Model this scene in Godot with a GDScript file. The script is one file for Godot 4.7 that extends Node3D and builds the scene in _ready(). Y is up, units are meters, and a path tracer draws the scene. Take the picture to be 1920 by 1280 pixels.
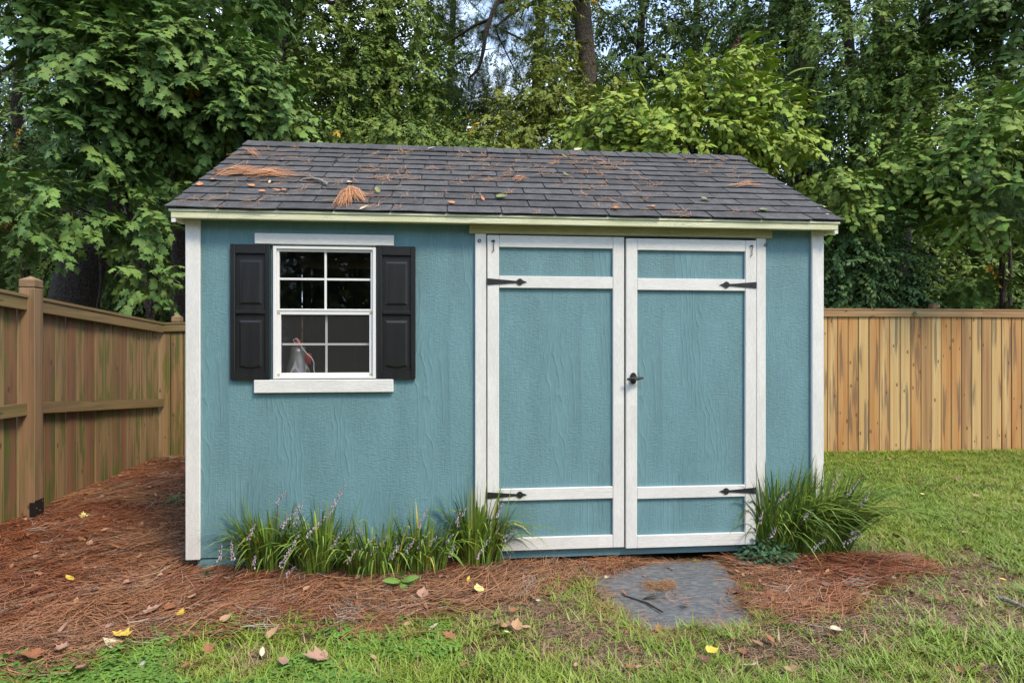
extends Node3D
# A blue garden shed with white trim in front of a wood, between two timber fences.
# World axes follow the shed: x along its front, z out of the front wall (z = 0), y up from the skirt's lower edge.

const FOCAL := 1150.0            # pixels of the 1920 x 1280 photograph
const EYE := Vector3(-0.389, 1.258, 3.5275)
const YAW := -0.0964

var rng := RandomNumberGenerator.new()
var noise := FastNoiseLite.new()
var names := {}
var M := {}

# ------------------------------------------------------------------ small helpers
func rr(a: float, b: float) -> float: return rng.randf_range(a, b)
func rv() -> Vector3: return Vector3(rr(-1, 1), rr(-1, 1), rr(-1, 1))
func nz(x: float, y: float, z := 0.0) -> float: return noise.get_noise_3d(x, y, z)
func ss(a: float, b: float, x: float) -> float: return smoothstep(a, b, x)

func numbered(called: String) -> String:
	var n: int = names.get(called, -1) + 1
	names[called] = n
	return called if n == 0 else "%s_%03d" % [called, n]

func tag(o: Node, label := "", category := "", group := "", kind := "") -> Node:
	if label != "": o.set_meta("label", label)
	if category != "": o.set_meta("category", category)
	if group != "": o.set_meta("group", group)
	if kind != "": o.set_meta("kind", kind)
	return o

func base(called: String, at := Vector3.ZERO) -> Node3D:
	var o := Node3D.new()
	o.name = numbered(called)
	add_child(o)
	o.position = at
	return o

func put(called: String, mesh: Mesh, mat: Material, parent: Node = null, at := Vector3.ZERO) -> MeshInstance3D:
	var o := MeshInstance3D.new()
	o.mesh = mesh
	if mat: o.material_override = mat
	if parent == null or parent == self:
		o.name = numbered(called)
		add_child(o)
	else:
		o.name = called
		parent.add_child(o, true)
	o.position = at
	return o

# pixel of the photograph -> a ray from the eye; its length comes from a depth, the ground or a wall
func ray(x: float, y: float) -> Vector3:
	var fw := Vector3(-sin(YAW), 0, -cos(YAW))
	var rt := Vector3(cos(YAW), 0, -sin(YAW))
	return fw + rt * (x - 960.0) / FOCAL + Vector3.UP * (640.0 - y) / FOCAL
func at_depth(x: float, y: float, d: float) -> Vector3: return EYE + ray(x, y) * d
func on_plane(x: float, y: float, z: float) -> Vector3:
	var r := ray(x, y)
	return EYE + r * ((z - EYE.z) / r.z)
func on_ground(x: float, y: float) -> Vector3:
	var r := ray(x, y)
	var g := -0.03
	var p := Vector3.ZERO
	for i in 4:
		p = EYE + r * ((g - EYE.y) / r.y)
		g = gh(p.x, p.z)
	return p

# height of the ground: falls a little to the right and back, rises a little into the corner
func gh(x: float, z: float) -> float:
	var h := -0.03 - 0.035 * ss(-0.5, 0.3, x) * ss(1.0, 0.3, z) * ss(-0.6, -0.1, z) - 0.012 * clampf(x - 1.0, 0.0, 6.0) * clampf(0.6 - z * 0.25, 0.0, 1.2)
	h += 0.018 * nz(x * 60, z * 60, 5) + 0.01 * nz(x * 200, z * 200, 9)
	if x > -2.0 and x < 2.0 and z < 0.0 and z > -2.6: h = minf(h, -0.035)
	return h

# ------------------------------------------------------------------ mesh builder
class MB:
	var v := PackedVector3Array()
	var n := PackedVector3Array()
	var u := PackedVector2Array()
	var c := PackedColorArray()
	var flat := false
	func tri(a: Vector3, b: Vector3, d: Vector3, nn: Vector3, ua := Vector2.ZERO, ub := Vector2.ZERO, ud := Vector2.ZERO, col := Color.WHITE) -> void:
		if (b - a).cross(d - a).dot(nn) > 0.0:
			v.append_array([a, d, b]); u.append_array([ua, ud, ub])
		else:
			v.append_array([a, b, d]); u.append_array([ua, ub, ud])
		n.append_array([nn, nn, nn])
		c.append_array([col, col, col])
	func tri_s(p: Array, nn: Array, uv: Array, col := Color.WHITE) -> void:   # own normal at each corner
		var f: Vector3 = (p[1] - p[0]).cross(p[2] - p[0])
		var o := [0, 2, 1] if f.dot(nn[0] + nn[1] + nn[2]) > 0.0 else [0, 1, 2]
		for i in o:
			v.append(p[i]); n.append(nn[i]); u.append(uv[i]); c.append(col)
	func quad(a: Vector3, b: Vector3, d: Vector3, e: Vector3, nn: Vector3, ua := Vector2.ZERO, ub := Vector2.ZERO, ud := Vector2.ZERO, ue := Vector2.ZERO, col := Color.WHITE) -> void:
		tri(a, b, d, nn, ua, ub, ud, col)
		tri(a, d, e, nn, ua, ud, ue, col)
	func free_tri(a: Vector3, b: Vector3, d: Vector3, col: Color) -> void:
		tri(a, b, d, -(b - a).cross(d - a).normalized(), Vector2.ZERO, Vector2.ZERO, Vector2.ZERO, col)
	# box with small chamfers; grain is the axis the wood runs along; uv in metres
	func box(lo: Vector3, hi: Vector3, grain := 1, ch := 0.002, off := Vector2.ZERO, col := Color.WHITE) -> void:
		var m := [lo, hi]
		var k := minf(ch, minf(hi.x - lo.x, minf(hi.y - lo.y, hi.z - lo.z)) * 0.4)
		for ax in 3:
			var b1 := (ax + 1) % 3
			var b2 := (ax + 2) % 3
			for s in 2:
				var nn := Vector3.ZERO
				nn[ax] = -1.0 if s == 0 else 1.0
				var q: Array[Vector3] = []
				for cc in [[0, 0], [1, 0], [1, 1], [0, 1]]:
					var p := Vector3.ZERO
					p[ax] = m[s][ax]
					p[b1] = m[cc[0]][b1] + (k if cc[0] == 0 else -k)
					p[b2] = m[cc[1]][b2] + (k if cc[1] == 0 else -k)
					q.append(p)
				var uvs: Array[Vector2] = []
				for p in q:
					var along: float = p[grain] if grain != ax else p[b2]
					var across: float = p[b1] if (b1 != grain) else p[b2]
					if grain == ax: across = p[b1]
					uvs.append(Vector2(across, along) + off)
				quad(q[0], q[1], q[2], q[3], nn, uvs[0], uvs[1], uvs[2], uvs[3], col)
				# chamfer strips to the +b1/-b1 neighbours, made once per edge (from the lower axis)
				for b in [b1, b2]:
					if b < ax: continue
					var o: int = 3 - ax - b
					for t in 2:
						var e: Array[Vector3] = []
						for side in 2:
							for w in 2:
								var p := Vector3.ZERO
								var ww := w if side == 0 else 1 - w
								p[o] = m[ww][o] + (k if ww == 0 else -k)
								p[ax] = m[s][ax] + (0.0 if side == 0 else (k if s == 0 else -k))
								p[b] = m[t][b] + ((k if t == 0 else -k) if side == 0 else 0.0)
								e.append(p)
						var n2 := Vector3.ZERO
						n2[ax] = -0.7071 if s == 0 else 0.7071
						n2[b] = -0.7071 if t == 0 else 0.7071
						quad(e[0], e[1], e[2], e[3], n2, off, off, off, off, col)
		for s in 8:
			var sx := s & 1
			var sy := (s >> 1) & 1
			var sz := (s >> 2) & 1
			var cn := Vector3(m[sx].x, m[sy].y, m[sz].z)
			var d := Vector3(k if sx == 0 else -k, k if sy == 0 else -k, k if sz == 0 else -k)
			tri(cn + Vector3(0, d.y, d.z), cn + Vector3(d.x, 0, d.z), cn + Vector3(d.x, d.y, 0), -d.normalized(), off, off, off, col)
	# tapered tube through points
	func tube(p: Array, r: Array, sides := 8, col := Color.WHITE, cap := true, rough := 0.0, seed_ := 0) -> void:
		var rings := []
		var nrm := []
		var up := Vector3(0.31, 0.2, 0.93).normalized()
		var run := 0.0
		var vs := []
		for i in p.size():
			var t: Vector3 = (p[mini(i + 1, p.size() - 1)] - p[maxi(i - 1, 0)]).normalized()
			var x := t.cross(up)
			if x.length() < 0.05: x = t.cross(Vector3.RIGHT)
			x = x.normalized()
			var y := x.cross(t).normalized()
			up = t.cross(x) * -1.0 if false else up
			if i > 0: run += (p[i] - p[i - 1]).length()
			var ring := []
			var rn := []
			for k in sides + 1:
				var a := TAU * float(k % sides) / sides
				var d: Vector3 = x * cos(a) + y * sin(a)
				var w := 1.0 + rough * (sin(a * 3.0 + i * 1.3 + seed_) * 0.5 + sin(a * 5.0 - i * 2.1 + seed_ * 3) * 0.5)
				ring.append(p[i] + d * r[i] * w)
				rn.append(d)
			rings.append(ring); nrm.append(rn); vs.append(run)
		for i in p.size() - 1:
			for k in sides:
				var q := [rings[i][k], rings[i][k + 1], rings[i + 1][k + 1], rings[i + 1][k]]
				var m := [nrm[i][k], nrm[i][k + 1], nrm[i + 1][k + 1], nrm[i + 1][k]]
				var w := TAU * float(r[i])
				var uv := [Vector2(w * k / sides, vs[i]), Vector2(w * (k + 1) / sides, vs[i]), Vector2(w * (k + 1) / sides, vs[i + 1]), Vector2(w * k / sides, vs[i + 1])]
				tri_s([q[0], q[1], q[2]], [m[0], m[1], m[2]], [uv[0], uv[1], uv[2]], col)
				tri_s([q[0], q[2], q[3]], [m[0], m[2], m[3]], [uv[0], uv[2], uv[3]], col)
		if cap:
			for e in [0, p.size() - 1]:
				var t: Vector3 = (p[1] - p[0]) * -1.0 if e == 0 else p[e] - p[e - 1]
				for k in range(1, sides - 1):
					tri(rings[e][0], rings[e][k], rings[e][k + 1], t.normalized(), Vector2.ZERO, Vector2.ZERO, Vector2.ZERO, col)
	# leaf outline (right half, from stem to tip) as a folded fan, placed by xf: y to the tip, z the upper face
	func leaf(half: Array, xf: Transform3D, col: Color, fold := 0.22, droop := 0.2, mid := 0.42) -> void:
		var o: Array[Vector3] = []
		for p in half: o.append(Vector3(p.x, p.y, -fold * absf(p.x) - droop * p.y * p.y))
		var cen := xf * Vector3(0, mid, -droop * mid * mid)
		for i in o.size() - 1:
			free_tri(cen, xf * o[i], xf * o[i + 1], col)
			free_tri(cen, xf * (o[i + 1] * Vector3(-1, 1, 1)), xf * (o[i] * Vector3(-1, 1, 1)), col)
	# narrow ribbon along points
	func ribbon(p: Array, w: Array, side: Vector3, col: Color) -> void:
		for i in p.size() - 1:
			var a: Vector3 = p[i] - side * w[i] * 0.5
			var b: Vector3 = p[i] + side * w[i] * 0.5
			var d: Vector3 = p[i + 1] + side * w[i + 1] * 0.5
			var e: Vector3 = p[i + 1] - side * w[i + 1] * 0.5
			free_tri(a, b, d, col)
			if w[i + 1] > 0.0001: free_tri(a, d, e, col)
	# flat outline in the xy plane, pulled out to a thickness
	func plate(o: PackedVector2Array, z0: float, z1: float, xf := Transform3D.IDENTITY, col := Color.WHITE) -> void:
		var t := Geometry2D.triangulate_polygon(o)
		var nf := xf.basis.z.normalized()
		for i in range(0, t.size(), 3):
			for z in [z0, z1]:
				var q := [o[t[i]], o[t[i + 1]], o[t[i + 2]]]
				tri(xf * Vector3(q[0].x, q[0].y, z), xf * Vector3(q[1].x, q[1].y, z), xf * Vector3(q[2].x, q[2].y, z), nf if z == z1 else -nf, q[0], q[1], q[2], col)
		var ccw := 1.0 if not Geometry2D.is_polygon_clockwise(o) else -1.0
		for i in o.size():
			var a := o[i]
			var b := o[(i + 1) % o.size()]
			var d := (b - a).normalized()
			var nn := xf.basis * Vector3(d.y, -d.x, 0) * ccw
			quad(xf * Vector3(a.x, a.y, z0), xf * Vector3(b.x, b.y, z0), xf * Vector3(b.x, b.y, z1), xf * Vector3(a.x, a.y, z1), nn.normalized(), a, b, b, a, col)
	func done() -> ArrayMesh:
		var m := ArrayMesh.new()
		var a := []
		a.resize(Mesh.ARRAY_MAX)
		a[Mesh.ARRAY_VERTEX] = v
		a[Mesh.ARRAY_NORMAL] = n
		a[Mesh.ARRAY_TEX_UV] = u
		a[Mesh.ARRAY_COLOR] = c
		m.add_surface_from_arrays(Mesh.PRIMITIVE_TRIANGLES, a)
		return m

func boxed(lo: Vector3, hi: Vector3, grain := 1, ch := 0.002, slide := 3.0) -> ArrayMesh:
	var b := MB.new()
	b.box(lo, hi, grain, ch, Vector2(rr(0, 3), rr(0, slide)))
	return b.done()

# many copies of one mesh: xs holds [Transform3D, Color] flattened by add_copy
class Copies:
	var b := PackedFloat32Array()
	func add(t: Transform3D, col: Color) -> void:
		var x := t.basis.x
		var y := t.basis.y
		var z := t.basis.z
		var o := t.origin
		b.append_array([x.x, y.x, z.x, o.x, x.y, y.y, z.y, o.y, x.z, y.z, z.z, o.z, col.r, col.g, col.b, 1.0])
func put_copies(called: String, mesh: Mesh, cp: Copies, mat: Material, parent: Node = null) -> MultiMeshInstance3D:
	var mm := MultiMesh.new()
	mm.transform_format = MultiMesh.TRANSFORM_3D
	mm.use_colors = true
	mm.mesh = mesh
	mm.instance_count = cp.b.size() / 16
	mm.buffer = cp.b
	var o := MultiMeshInstance3D.new()
	o.multimesh = mm
	o.material_override = mat
	if parent == null:
		o.name = numbered(called)
		add_child(o)
	else:
		o.name = called
		parent.add_child(o, true)
	o.set_meta("kind", "stuff")
	return o

# ------------------------------------------------------------------ textures and materials
func picture(w: int, h: int, f: Callable) -> ImageTexture:
	var d := PackedByteArray()
	d.resize(w * h * 3)
	var i := 0
	for y in h:
		for x in w:
			var c: Color = f.call(x, y)
			d[i] = clampi(int(c.r * 255.0), 0, 255)
			d[i + 1] = clampi(int(c.g * 255.0), 0, 255)
			d[i + 2] = clampi(int(c.b * 255.0), 0, 255)
			i += 3
	return ImageTexture.create_from_image(Image.create_from_data(w, h, false, Image.FORMAT_RGB8, d))

func lin(r: float, g: float, b: float, a := 1.0) -> Color: return Color(r, g, b, a).linear_to_srgb()

func mat(col: Color, rough := 0.8, tex: Texture2D = null, bump: Texture2D = null, bump_cm := 0.2, scale_ := Vector3.ONE) -> StandardMaterial3D:
	var m := StandardMaterial3D.new()
	m.albedo_color = col
	m.roughness = rough
	if tex: m.albedo_texture = tex
	if bump:
		m.heightmap_enabled = true
		m.heightmap_texture = bump
		m.heightmap_scale = bump_cm
	m.uv1_scale = scale_
	m.vertex_color_use_as_albedo = true
	return m

# pressed wood grain: wavy upright ridges between fields of short saw marks
func grain_height(w: int, h: int, seed_: int) -> ImageTexture:
	noise.seed = seed_
	return picture(w, h, func(x: int, y: int) -> Color:
		var fx := float(x) / w
		var fy := float(y) / h
		var edge := minf(fx, 1.0 - fx) * 8.0
		var warp := (nz(fx * 330, fy * 200, 3) + 0.25 * nz(fx * 900, fy * 900, 13)) * minf(edge, 1.0)
		var r := sin(fx * 210.0 + warp * 20.0)
		var m := ss(0.05, 0.3, nz(fx * 520, fy * 190, 40))
		var ridge := pow(maxf(0.0, r), 3.0) * m
		var saw := nz(fx * 4600, fy * 24000, 70) * (1.0 - 0.7 * m)
		var pore := nz(fx * 14000, fy * 1500, 90)
		var v := 0.42 + 0.44 * ridge + 0.34 * saw + 0.16 * pore
		return Color(v, v, v))
func grain_tone(w: int, h: int, seed_: int, lo: float, patches: float) -> ImageTexture:
	noise.seed = seed_
	return picture(w, h, func(x: int, y: int) -> Color:
		var fx := float(x) / w
		var fy := float(y) / h
		var a := nz(fx * 500, fy * 300, 20) * patches + nz(fx * 9000, fy * 2500, 60) * 0.05
		var v := lo + (1.0 - lo) * 0.5 + a
		var fleck := ss(0.42, 0.6, nz(fx * 5200, fy * 4200, 130)) * 0.10 * ss(0.0, 0.4, nz(fx * 300, fy * 240, 150))
		return Color(v + fleck, v + fleck * 0.8, v + fleck * 0.7))

# sawn fence board: grain lines, knots, stains and (where green > 0) blotches of algae
func board_tone(seed_: int, a: Color, b: Color, dark: float, green: float) -> ImageTexture:
	noise.seed = seed_
	var r := RandomNumberGenerator.new()
	r.seed = seed_
	var knots := []
	for i in r.randi_range(2, 4): knots.append([r.randf_range(0.12, 0.88), r.randf_range(0.04, 0.96), r.randf_range(0.05, 0.1)])
	var stain_top := r.randf()
	return picture(96, 768, func(x: int, y: int) -> Color:
		var fx := x / 96.0
		var fy := y / 768.0
		var bend := 0.0
		var knot := 0.0
		for k in knots:
			var dx: float = (fx - k[0]) * 0.14
			var dy: float = (fy - k[1]) * 1.7
			var q: float = sqrt(dx * dx + dy * dy * 0.35) / (k[2] * 0.14)
			bend += exp(-q * 0.6) * (0.5 if dx > 0.0 else -0.5)
			knot = maxf(knot, ss(1.25, 0.55, q))
		var g := nz((fx + bend * 0.3) * 140, fy * 110 + 50, 7)
		var fine := nz((fx + bend * 0.25) * 1500, fy * 90, 33)
		var t := clampf(0.47 + g * 0.95, 0.0, 1.0)
		var c := a.lerp(b, t)
		c = c * (1.0 + fine * 0.3)
		var st := ss(0.12, 0.5, nz(fx * 170, fy * 220, 300) + 0.2 * stain_top * ss(0.3, 1.0, fy))
		c = c.lerp(Color(0.10, 0.075, 0.06), st * dark)
		c = c.lerp(Color(0.09, 0.055, 0.035), knot * 0.85)
		if green > 0.0:
			var e := ss(0.6, 1.0, absf(fx - 0.5) * 2.0) * 0.25
			var al := ss(0.02, 0.42, nz(fx * 120, fy * 260, 500) + 0.4 * nz(fx * 700, fy * 900, 540) + e + (0.5 - fy) * 0.35) * green
			c = c.lerp(Color(0.11, 0.13, 0.025) * (1.0 + fine * 0.6), al)
		return Color(c.r, c.g, c.b).linear_to_srgb())

func make_materials() -> void:
	noise.noise_type = FastNoiseLite.TYPE_SIMPLEX_SMOOTH
	noise.frequency = 0.01
	noise.fractal_octaves = 3
	var gh1 := grain_height(640, 1024, 11)
	var gt1 := grain_tone(512, 512, 12, 0.86, 0.07)
	var panel := Vector3(1.0 / 1.22, 1.0 / 2.0, 1)
	M.blue = mat(lin(0.165, 0.325, 0.362), 0.62, gt1, gh1, 0.35, panel)
	M.white = mat(lin(0.84, 0.835, 0.80), 0.6, grain_tone(256, 512, 15, 0.9, 0.05), gh1, 0.13, Vector3(1.6, 0.9, 1))
	noise.seed = 77
	M.mildew = mat(Color.WHITE, 0.7, picture(512, 256, func(x: int, y: int) -> Color:
		var fx := x / 512.0
		var fy := y / 256.0
		var a := clampf(0.5 + nz(fx * 2600, fy * 240, 3) * 0.6 + nz(fx * 500, fy * 160, 8) * 0.6, 0.0, 1.0)
		var crack := ss(0.5, 0.62, nz(fx * 3400, fy * 420, 80)) * 0.35
		return lin(lerpf(0.80, 0.62, a) * (1.0 - crack), lerpf(0.79, 0.64, a) * (1.0 - crack), lerpf(0.60, 0.37, a) * (1.0 - crack))), gh1, 0.3, Vector3(1.2, 0.8, 1))
	M.mildew2 = mat(lin(0.66, 0.62, 0.50), 0.75, M.mildew.albedo_texture, gh1, 0.5, Vector3(0.9, 1.1, 1))
	M.shutter = mat(lin(0.017, 0.0175, 0.018), 0.42, grain_tone(128, 128, 18, 0.7, 0.2), gh1, 0.1, Vector3(3, 0.8, 1))
	M.vinyl = mat(lin(0.82, 0.82, 0.81), 0.35)
	M.iron = mat(lin(0.018, 0.019, 0.021), 0.5)
	M.rust = mat(lin(0.07, 0.05, 0.04), 0.6)
	M.rust.metallic = 0.6
	M.chrome = mat(lin(0.5, 0.5, 0.5), 0.3)
	M.chrome.metallic = 1.0
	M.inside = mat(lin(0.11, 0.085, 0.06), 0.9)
	M.glass = StandardMaterial3D.new()
	M.glass.transparency = BaseMaterial3D.TRANSPARENCY_ALPHA
	M.glass.albedo_color = Color(0.3, 0.32, 0.31, 0.01)
	M.glass.roughness = 0.02
	M.screen = StandardMaterial3D.new()
	M.screen.transparency = BaseMaterial3D.TRANSPARENCY_ALPHA
	M.screen.albedo_color = Color(0.30, 0.30, 0.29, 0.3)
	M.screen.roughness = 0.9
	# mineral granules on asphalt shingles
	noise.seed = 31
	var gran := picture(512, 512, func(x: int, y: int) -> Color:
		var v := 0.78 + nz(x * 55, y * 55, 1) * 0.30 + nz(x * 9, y * 9, 30) * 0.22 + nz(x * 1.5, y * 1.5, 60) * 0.14
		return Color(v, v, v))
	M.shingle = []
	for t in [0.115, 0.128, 0.138, 0.15, 0.104]:
		M.shingle.append(mat(lin(t * 1.03, t * 0.99, t * 0.97), 0.95, gran, gran, 0.15, Vector3(1.6, 1.6, 1)))
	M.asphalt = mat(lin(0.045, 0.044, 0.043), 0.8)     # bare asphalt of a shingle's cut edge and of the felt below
	# fences
	M.warm = []
	var tan_ := Color(0.53, 0.32, 0.12)
	var pale := Color(0.60, 0.42, 0.185)
	var rust_ := Color(0.45, 0.195, 0.058)
	var brown := Color(0.30, 0.16, 0.07)
	var pairs := [[tan_, pale], [tan_, rust_], [rust_, pale], [brown, tan_], [pale, tan_], [rust_, tan_], [tan_, brown]]
	for i in 7: M.warm.append(mat(Color.WHITE, 0.85, board_tone(100 + i, pairs[i][0], pairs[i][1], 0.68, 0.0)))
	M.mossy = []
	var b1 := Color(0.25, 0.145, 0.072)
	var b2 := Color(0.32, 0.215, 0.10)
	var b3 := Color(0.22, 0.10, 0.05)
	var bp := [[b1, b2], [b3, b2], [b1, b3], [b2, b1], [b3, b1]]
	for i in 5: M.mossy.append(mat(Color.WHITE, 0.88, board_tone(200 + i, bp[i][0], bp[i][1], 0.5, 0.75 + 0.1 * (i % 3))))
	M.rail = mat(Color.WHITE, 0.85, board_tone(300, Color(0.30, 0.205, 0.085), Color(0.21, 0.14, 0.06), 0.4, 0.25), null, 0, Vector3(7, 0.52, 1))
	M.railw = mat(Color.WHITE, 0.85, board_tone(301, Color(0.44, 0.29, 0.14), Color(0.34, 0.19, 0.085), 0.4, 0.0), null, 0, Vector3(7, 0.52, 1))
	M.post = mat(Color.WHITE, 0.85, board_tone(302, Color(0.30, 0.19, 0.10), Color(0.21, 0.12, 0.065), 0.3, 0.35), null, 0, Vector3(7, 0.52, 1))
	M.black = mat(lin(0.012, 0.012, 0.013), 0.5)
	# bark
	noise.seed = 91
	var bark := picture(256, 512, func(x: int, y: int) -> Color:
		var r := nz(x * 24, y * 4, 2) * 0.9 + nz(x * 60, y * 14, 9) * 0.4
		var v := clampf(0.5 + r, 0.0, 1.0)
		return Color(v, v, v))
	var bark_c := picture(256, 512, func(x: int, y: int) -> Color:
		var v := clampf(0.62 + nz(x * 24, y * 4, 2) * 0.8 + nz(x * 60, y * 14, 9) * 0.3, 0.1, 1.0)
		return Color(v, v * 0.98, v * 0.95))
	M.bark = mat(lin(0.11, 0.085, 0.06), 0.95, bark_c, bark, 2.0, Vector3(1.6, 0.8, 1))
	M.pinebark = mat(lin(0.21, 0.165, 0.13), 0.95, bark_c, bark, 1.5, Vector3(2.2, 0.9, 1))
	M.greywood = mat(lin(0.62, 0.57, 0.52), 0.9, bark_c, bark, 0.1, Vector3(6, 3, 1))
	M.twig = mat(lin(0.10, 0.075, 0.05), 0.9)
	# plants: colours come with each mesh and each copy
	M.leaf = mat(Color.WHITE, 0.62)
	M.leaf.metallic_specular = 0.35
	M.leaf.backlight = Color(0.68, 0.75, 0.28)
	M.leaf.cull_mode = BaseMaterial3D.CULL_DISABLED
	M.blade = mat(Color.WHITE, 0.45)
	M.blade.backlight = Color(0.4, 0.5, 0.2)
	M.blade.cull_mode = BaseMaterial3D.CULL_DISABLED
	M.dry = mat(Color.WHITE, 0.8)
	M.dry.cull_mode = BaseMaterial3D.CULL_DISABLED
	M.petal = mat(Color.WHITE, 0.6)
	M.petal.backlight = Color(0.3, 0.25, 0.3)
	# soil with crumbs; the zone colour is in the mesh
	noise.seed = 55
	var soil := picture(512, 512, func(x: int, y: int) -> Color:
		var v := 0.72 + nz(x * 30, y * 30, 1) * 0.45 + nz(x * 6, y * 6, 9) * 0.3
		return Color(v, v, v))
	M.soil = mat(Color.WHITE, 0.95, soil, soil, 1.0, Vector3(1.3, 1.3, 1))
	noise.seed = 58
	var slate := picture(512, 512, func(x: int, y: int) -> Color:
		var v := 0.8 + nz(x * 3, y * 9, 1) * 0.22 + nz(x * 60, y * 90, 9) * 0.22
		var b := ss(0.1, 0.45, nz(x * 3.2, y * 3.2, 60)) * 0.12
		return Color(v + b, v + b * 0.7, v + b * 0.4))
	M.slate = mat(lin(0.19, 0.195, 0.198), 0.85, slate, slate, 0.15, Vector3(1, 1, 1))
	M.stone = mat(Color.WHITE, 0.9, slate, slate, 0.4, Vector3(4, 4, 1))

func make_camera_and_light() -> void:
	var cam := Camera3D.new()
	cam.name = "camera"
	add_child(cam)
	cam.position = EYE
	cam.rotation = Vector3(0, YAW, 0)
	cam.fov = rad_to_deg(2.0 * atan(640.0 / FOCAL))
	cam.near = 0.05
	cam.far = 400.0
	cam.current = true
	var env := Environment.new()
	env.background_mode = Environment.BG_SKY
	var sky := Sky.new()
	var sm := ProceduralSkyMaterial.new()
	sm.sky_top_color = Color(0.56, 0.66, 0.80)
	sm.sky_horizon_color = Color(0.79, 0.84, 0.90)
	sm.ground_horizon_color = Color(0.42, 0.44, 0.38)
	sm.ground_bottom_color = Color(0.22, 0.22, 0.16)
	sm.sky_curve = 0.18
	sm.sky_cover = clouds()
	sm.sky_cover_modulate = Color(1, 1, 1, 1)
	sky.sky_material = sm
	env.sky = sky
	env.background_energy_multiplier = 1.15
	env.tonemap_mode = Environment.TONE_MAPPER_LINEAR
	env.tonemap_exposure = 2.2
	env.sdfgi_enabled = true
	env.ssao_enabled = true
	env.ssil_enabled = true
	var we := WorldEnvironment.new()
	we.name = "world"
	we.environment = env
	add_child(we)
	var sun := DirectionalLight3D.new()
	sun.name = "sun"
	add_child(sun)
	sun.look_at_from_position(Vector3(0.55, 1.08, 0.76), Vector3.ZERO)
	sun.light_energy = 0.5
	sun.light_color = Color(1.0, 0.92, 0.80)
	sun.light_angular_distance = 14.0
	sun.shadow_enabled = true
	sun.sky_mode = DirectionalLight3D.SKY_MODE_LIGHT_ONLY

func clouds() -> ImageTexture:
	noise.seed = 404
	noise.fractal_octaves = 5
	var w := 768
	var h := 384
	var d := PackedByteArray()
	d.resize(w * h * 4)
	var i := 0
	for y in h:
		var el := (0.5 - (y + 0.5) / h) * PI
		for x in w:
			var az := TAU * (x + 0.5) / w
			var p := Vector3(cos(az) * cos(el), sin(el) * 1.8, sin(az) * cos(el)) * 95.0
			var v := ss(-0.10, 0.26, nz(p.x, p.y, p.z)) if el > -0.05 else 0.0
			var t := 0.80 + 0.12 * nz(p.x * 2.0, p.y * 2.0, p.z * 2.0)
			d[i] = int(255 * t)
			d[i + 1] = int(255 * t)
			d[i + 2] = int(255 * t)
			d[i + 3] = int(255 * v * 0.85)
			i += 4
	noise.fractal_octaves = 3
	return ImageTexture.create_from_image(Image.create_from_data(w, h, false, Image.FORMAT_RGBA8, d))

# ------------------------------------------------------------------ ground
var straw_a := PackedVector2Array()
var straw_b := PackedVector2Array()
var slab_poly := PackedVector2Array()
var bare_poly := PackedVector2Array()
func ground_poly(p: Array) -> PackedVector2Array:
	var o := PackedVector2Array()
	for q in p:
		var w := on_ground(q[0], q[1])
		o.append(Vector2(w.x, w.z))
	return o
func poly_side(p: Vector2, poly: PackedVector2Array) -> float:   # metres inside (+) or outside (-)
	var d := 1e9
	for i in poly.size():
		d = minf(d, p.distance_to(Geometry2D.get_closest_point_to_segment(p, poly[i], poly[(i + 1) % poly.size()])))
	return d if Geometry2D.is_point_in_polygon(p, poly) else -d
func straw_at(x: float, z: float) -> float:   # 1 in the pine straw, 0 on the lawn
	var p := Vector2(x, z)
	var d := maxf(poly_side(p, straw_a), poly_side(p, straw_b))
	return ss(-0.10, 0.10, d + 0.16 * nz(x * 130, z * 130, 700) + 0.06 * nz(x * 500, z * 500, 720))
func bare_at(x: float, z: float) -> float:
	var p := Vector2(x, z)
	return clampf(ss(-0.25, 0.15, poly_side(p, bare_poly) + 0.2 * nz(x * 160, z * 160, 820)) * 0.8 + ss(0.0, 0.4, nz(x * 120, z * 120, 800)) * 0.6 * ss(-0.5, 0.4, z), 0.0, 1.0)

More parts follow.
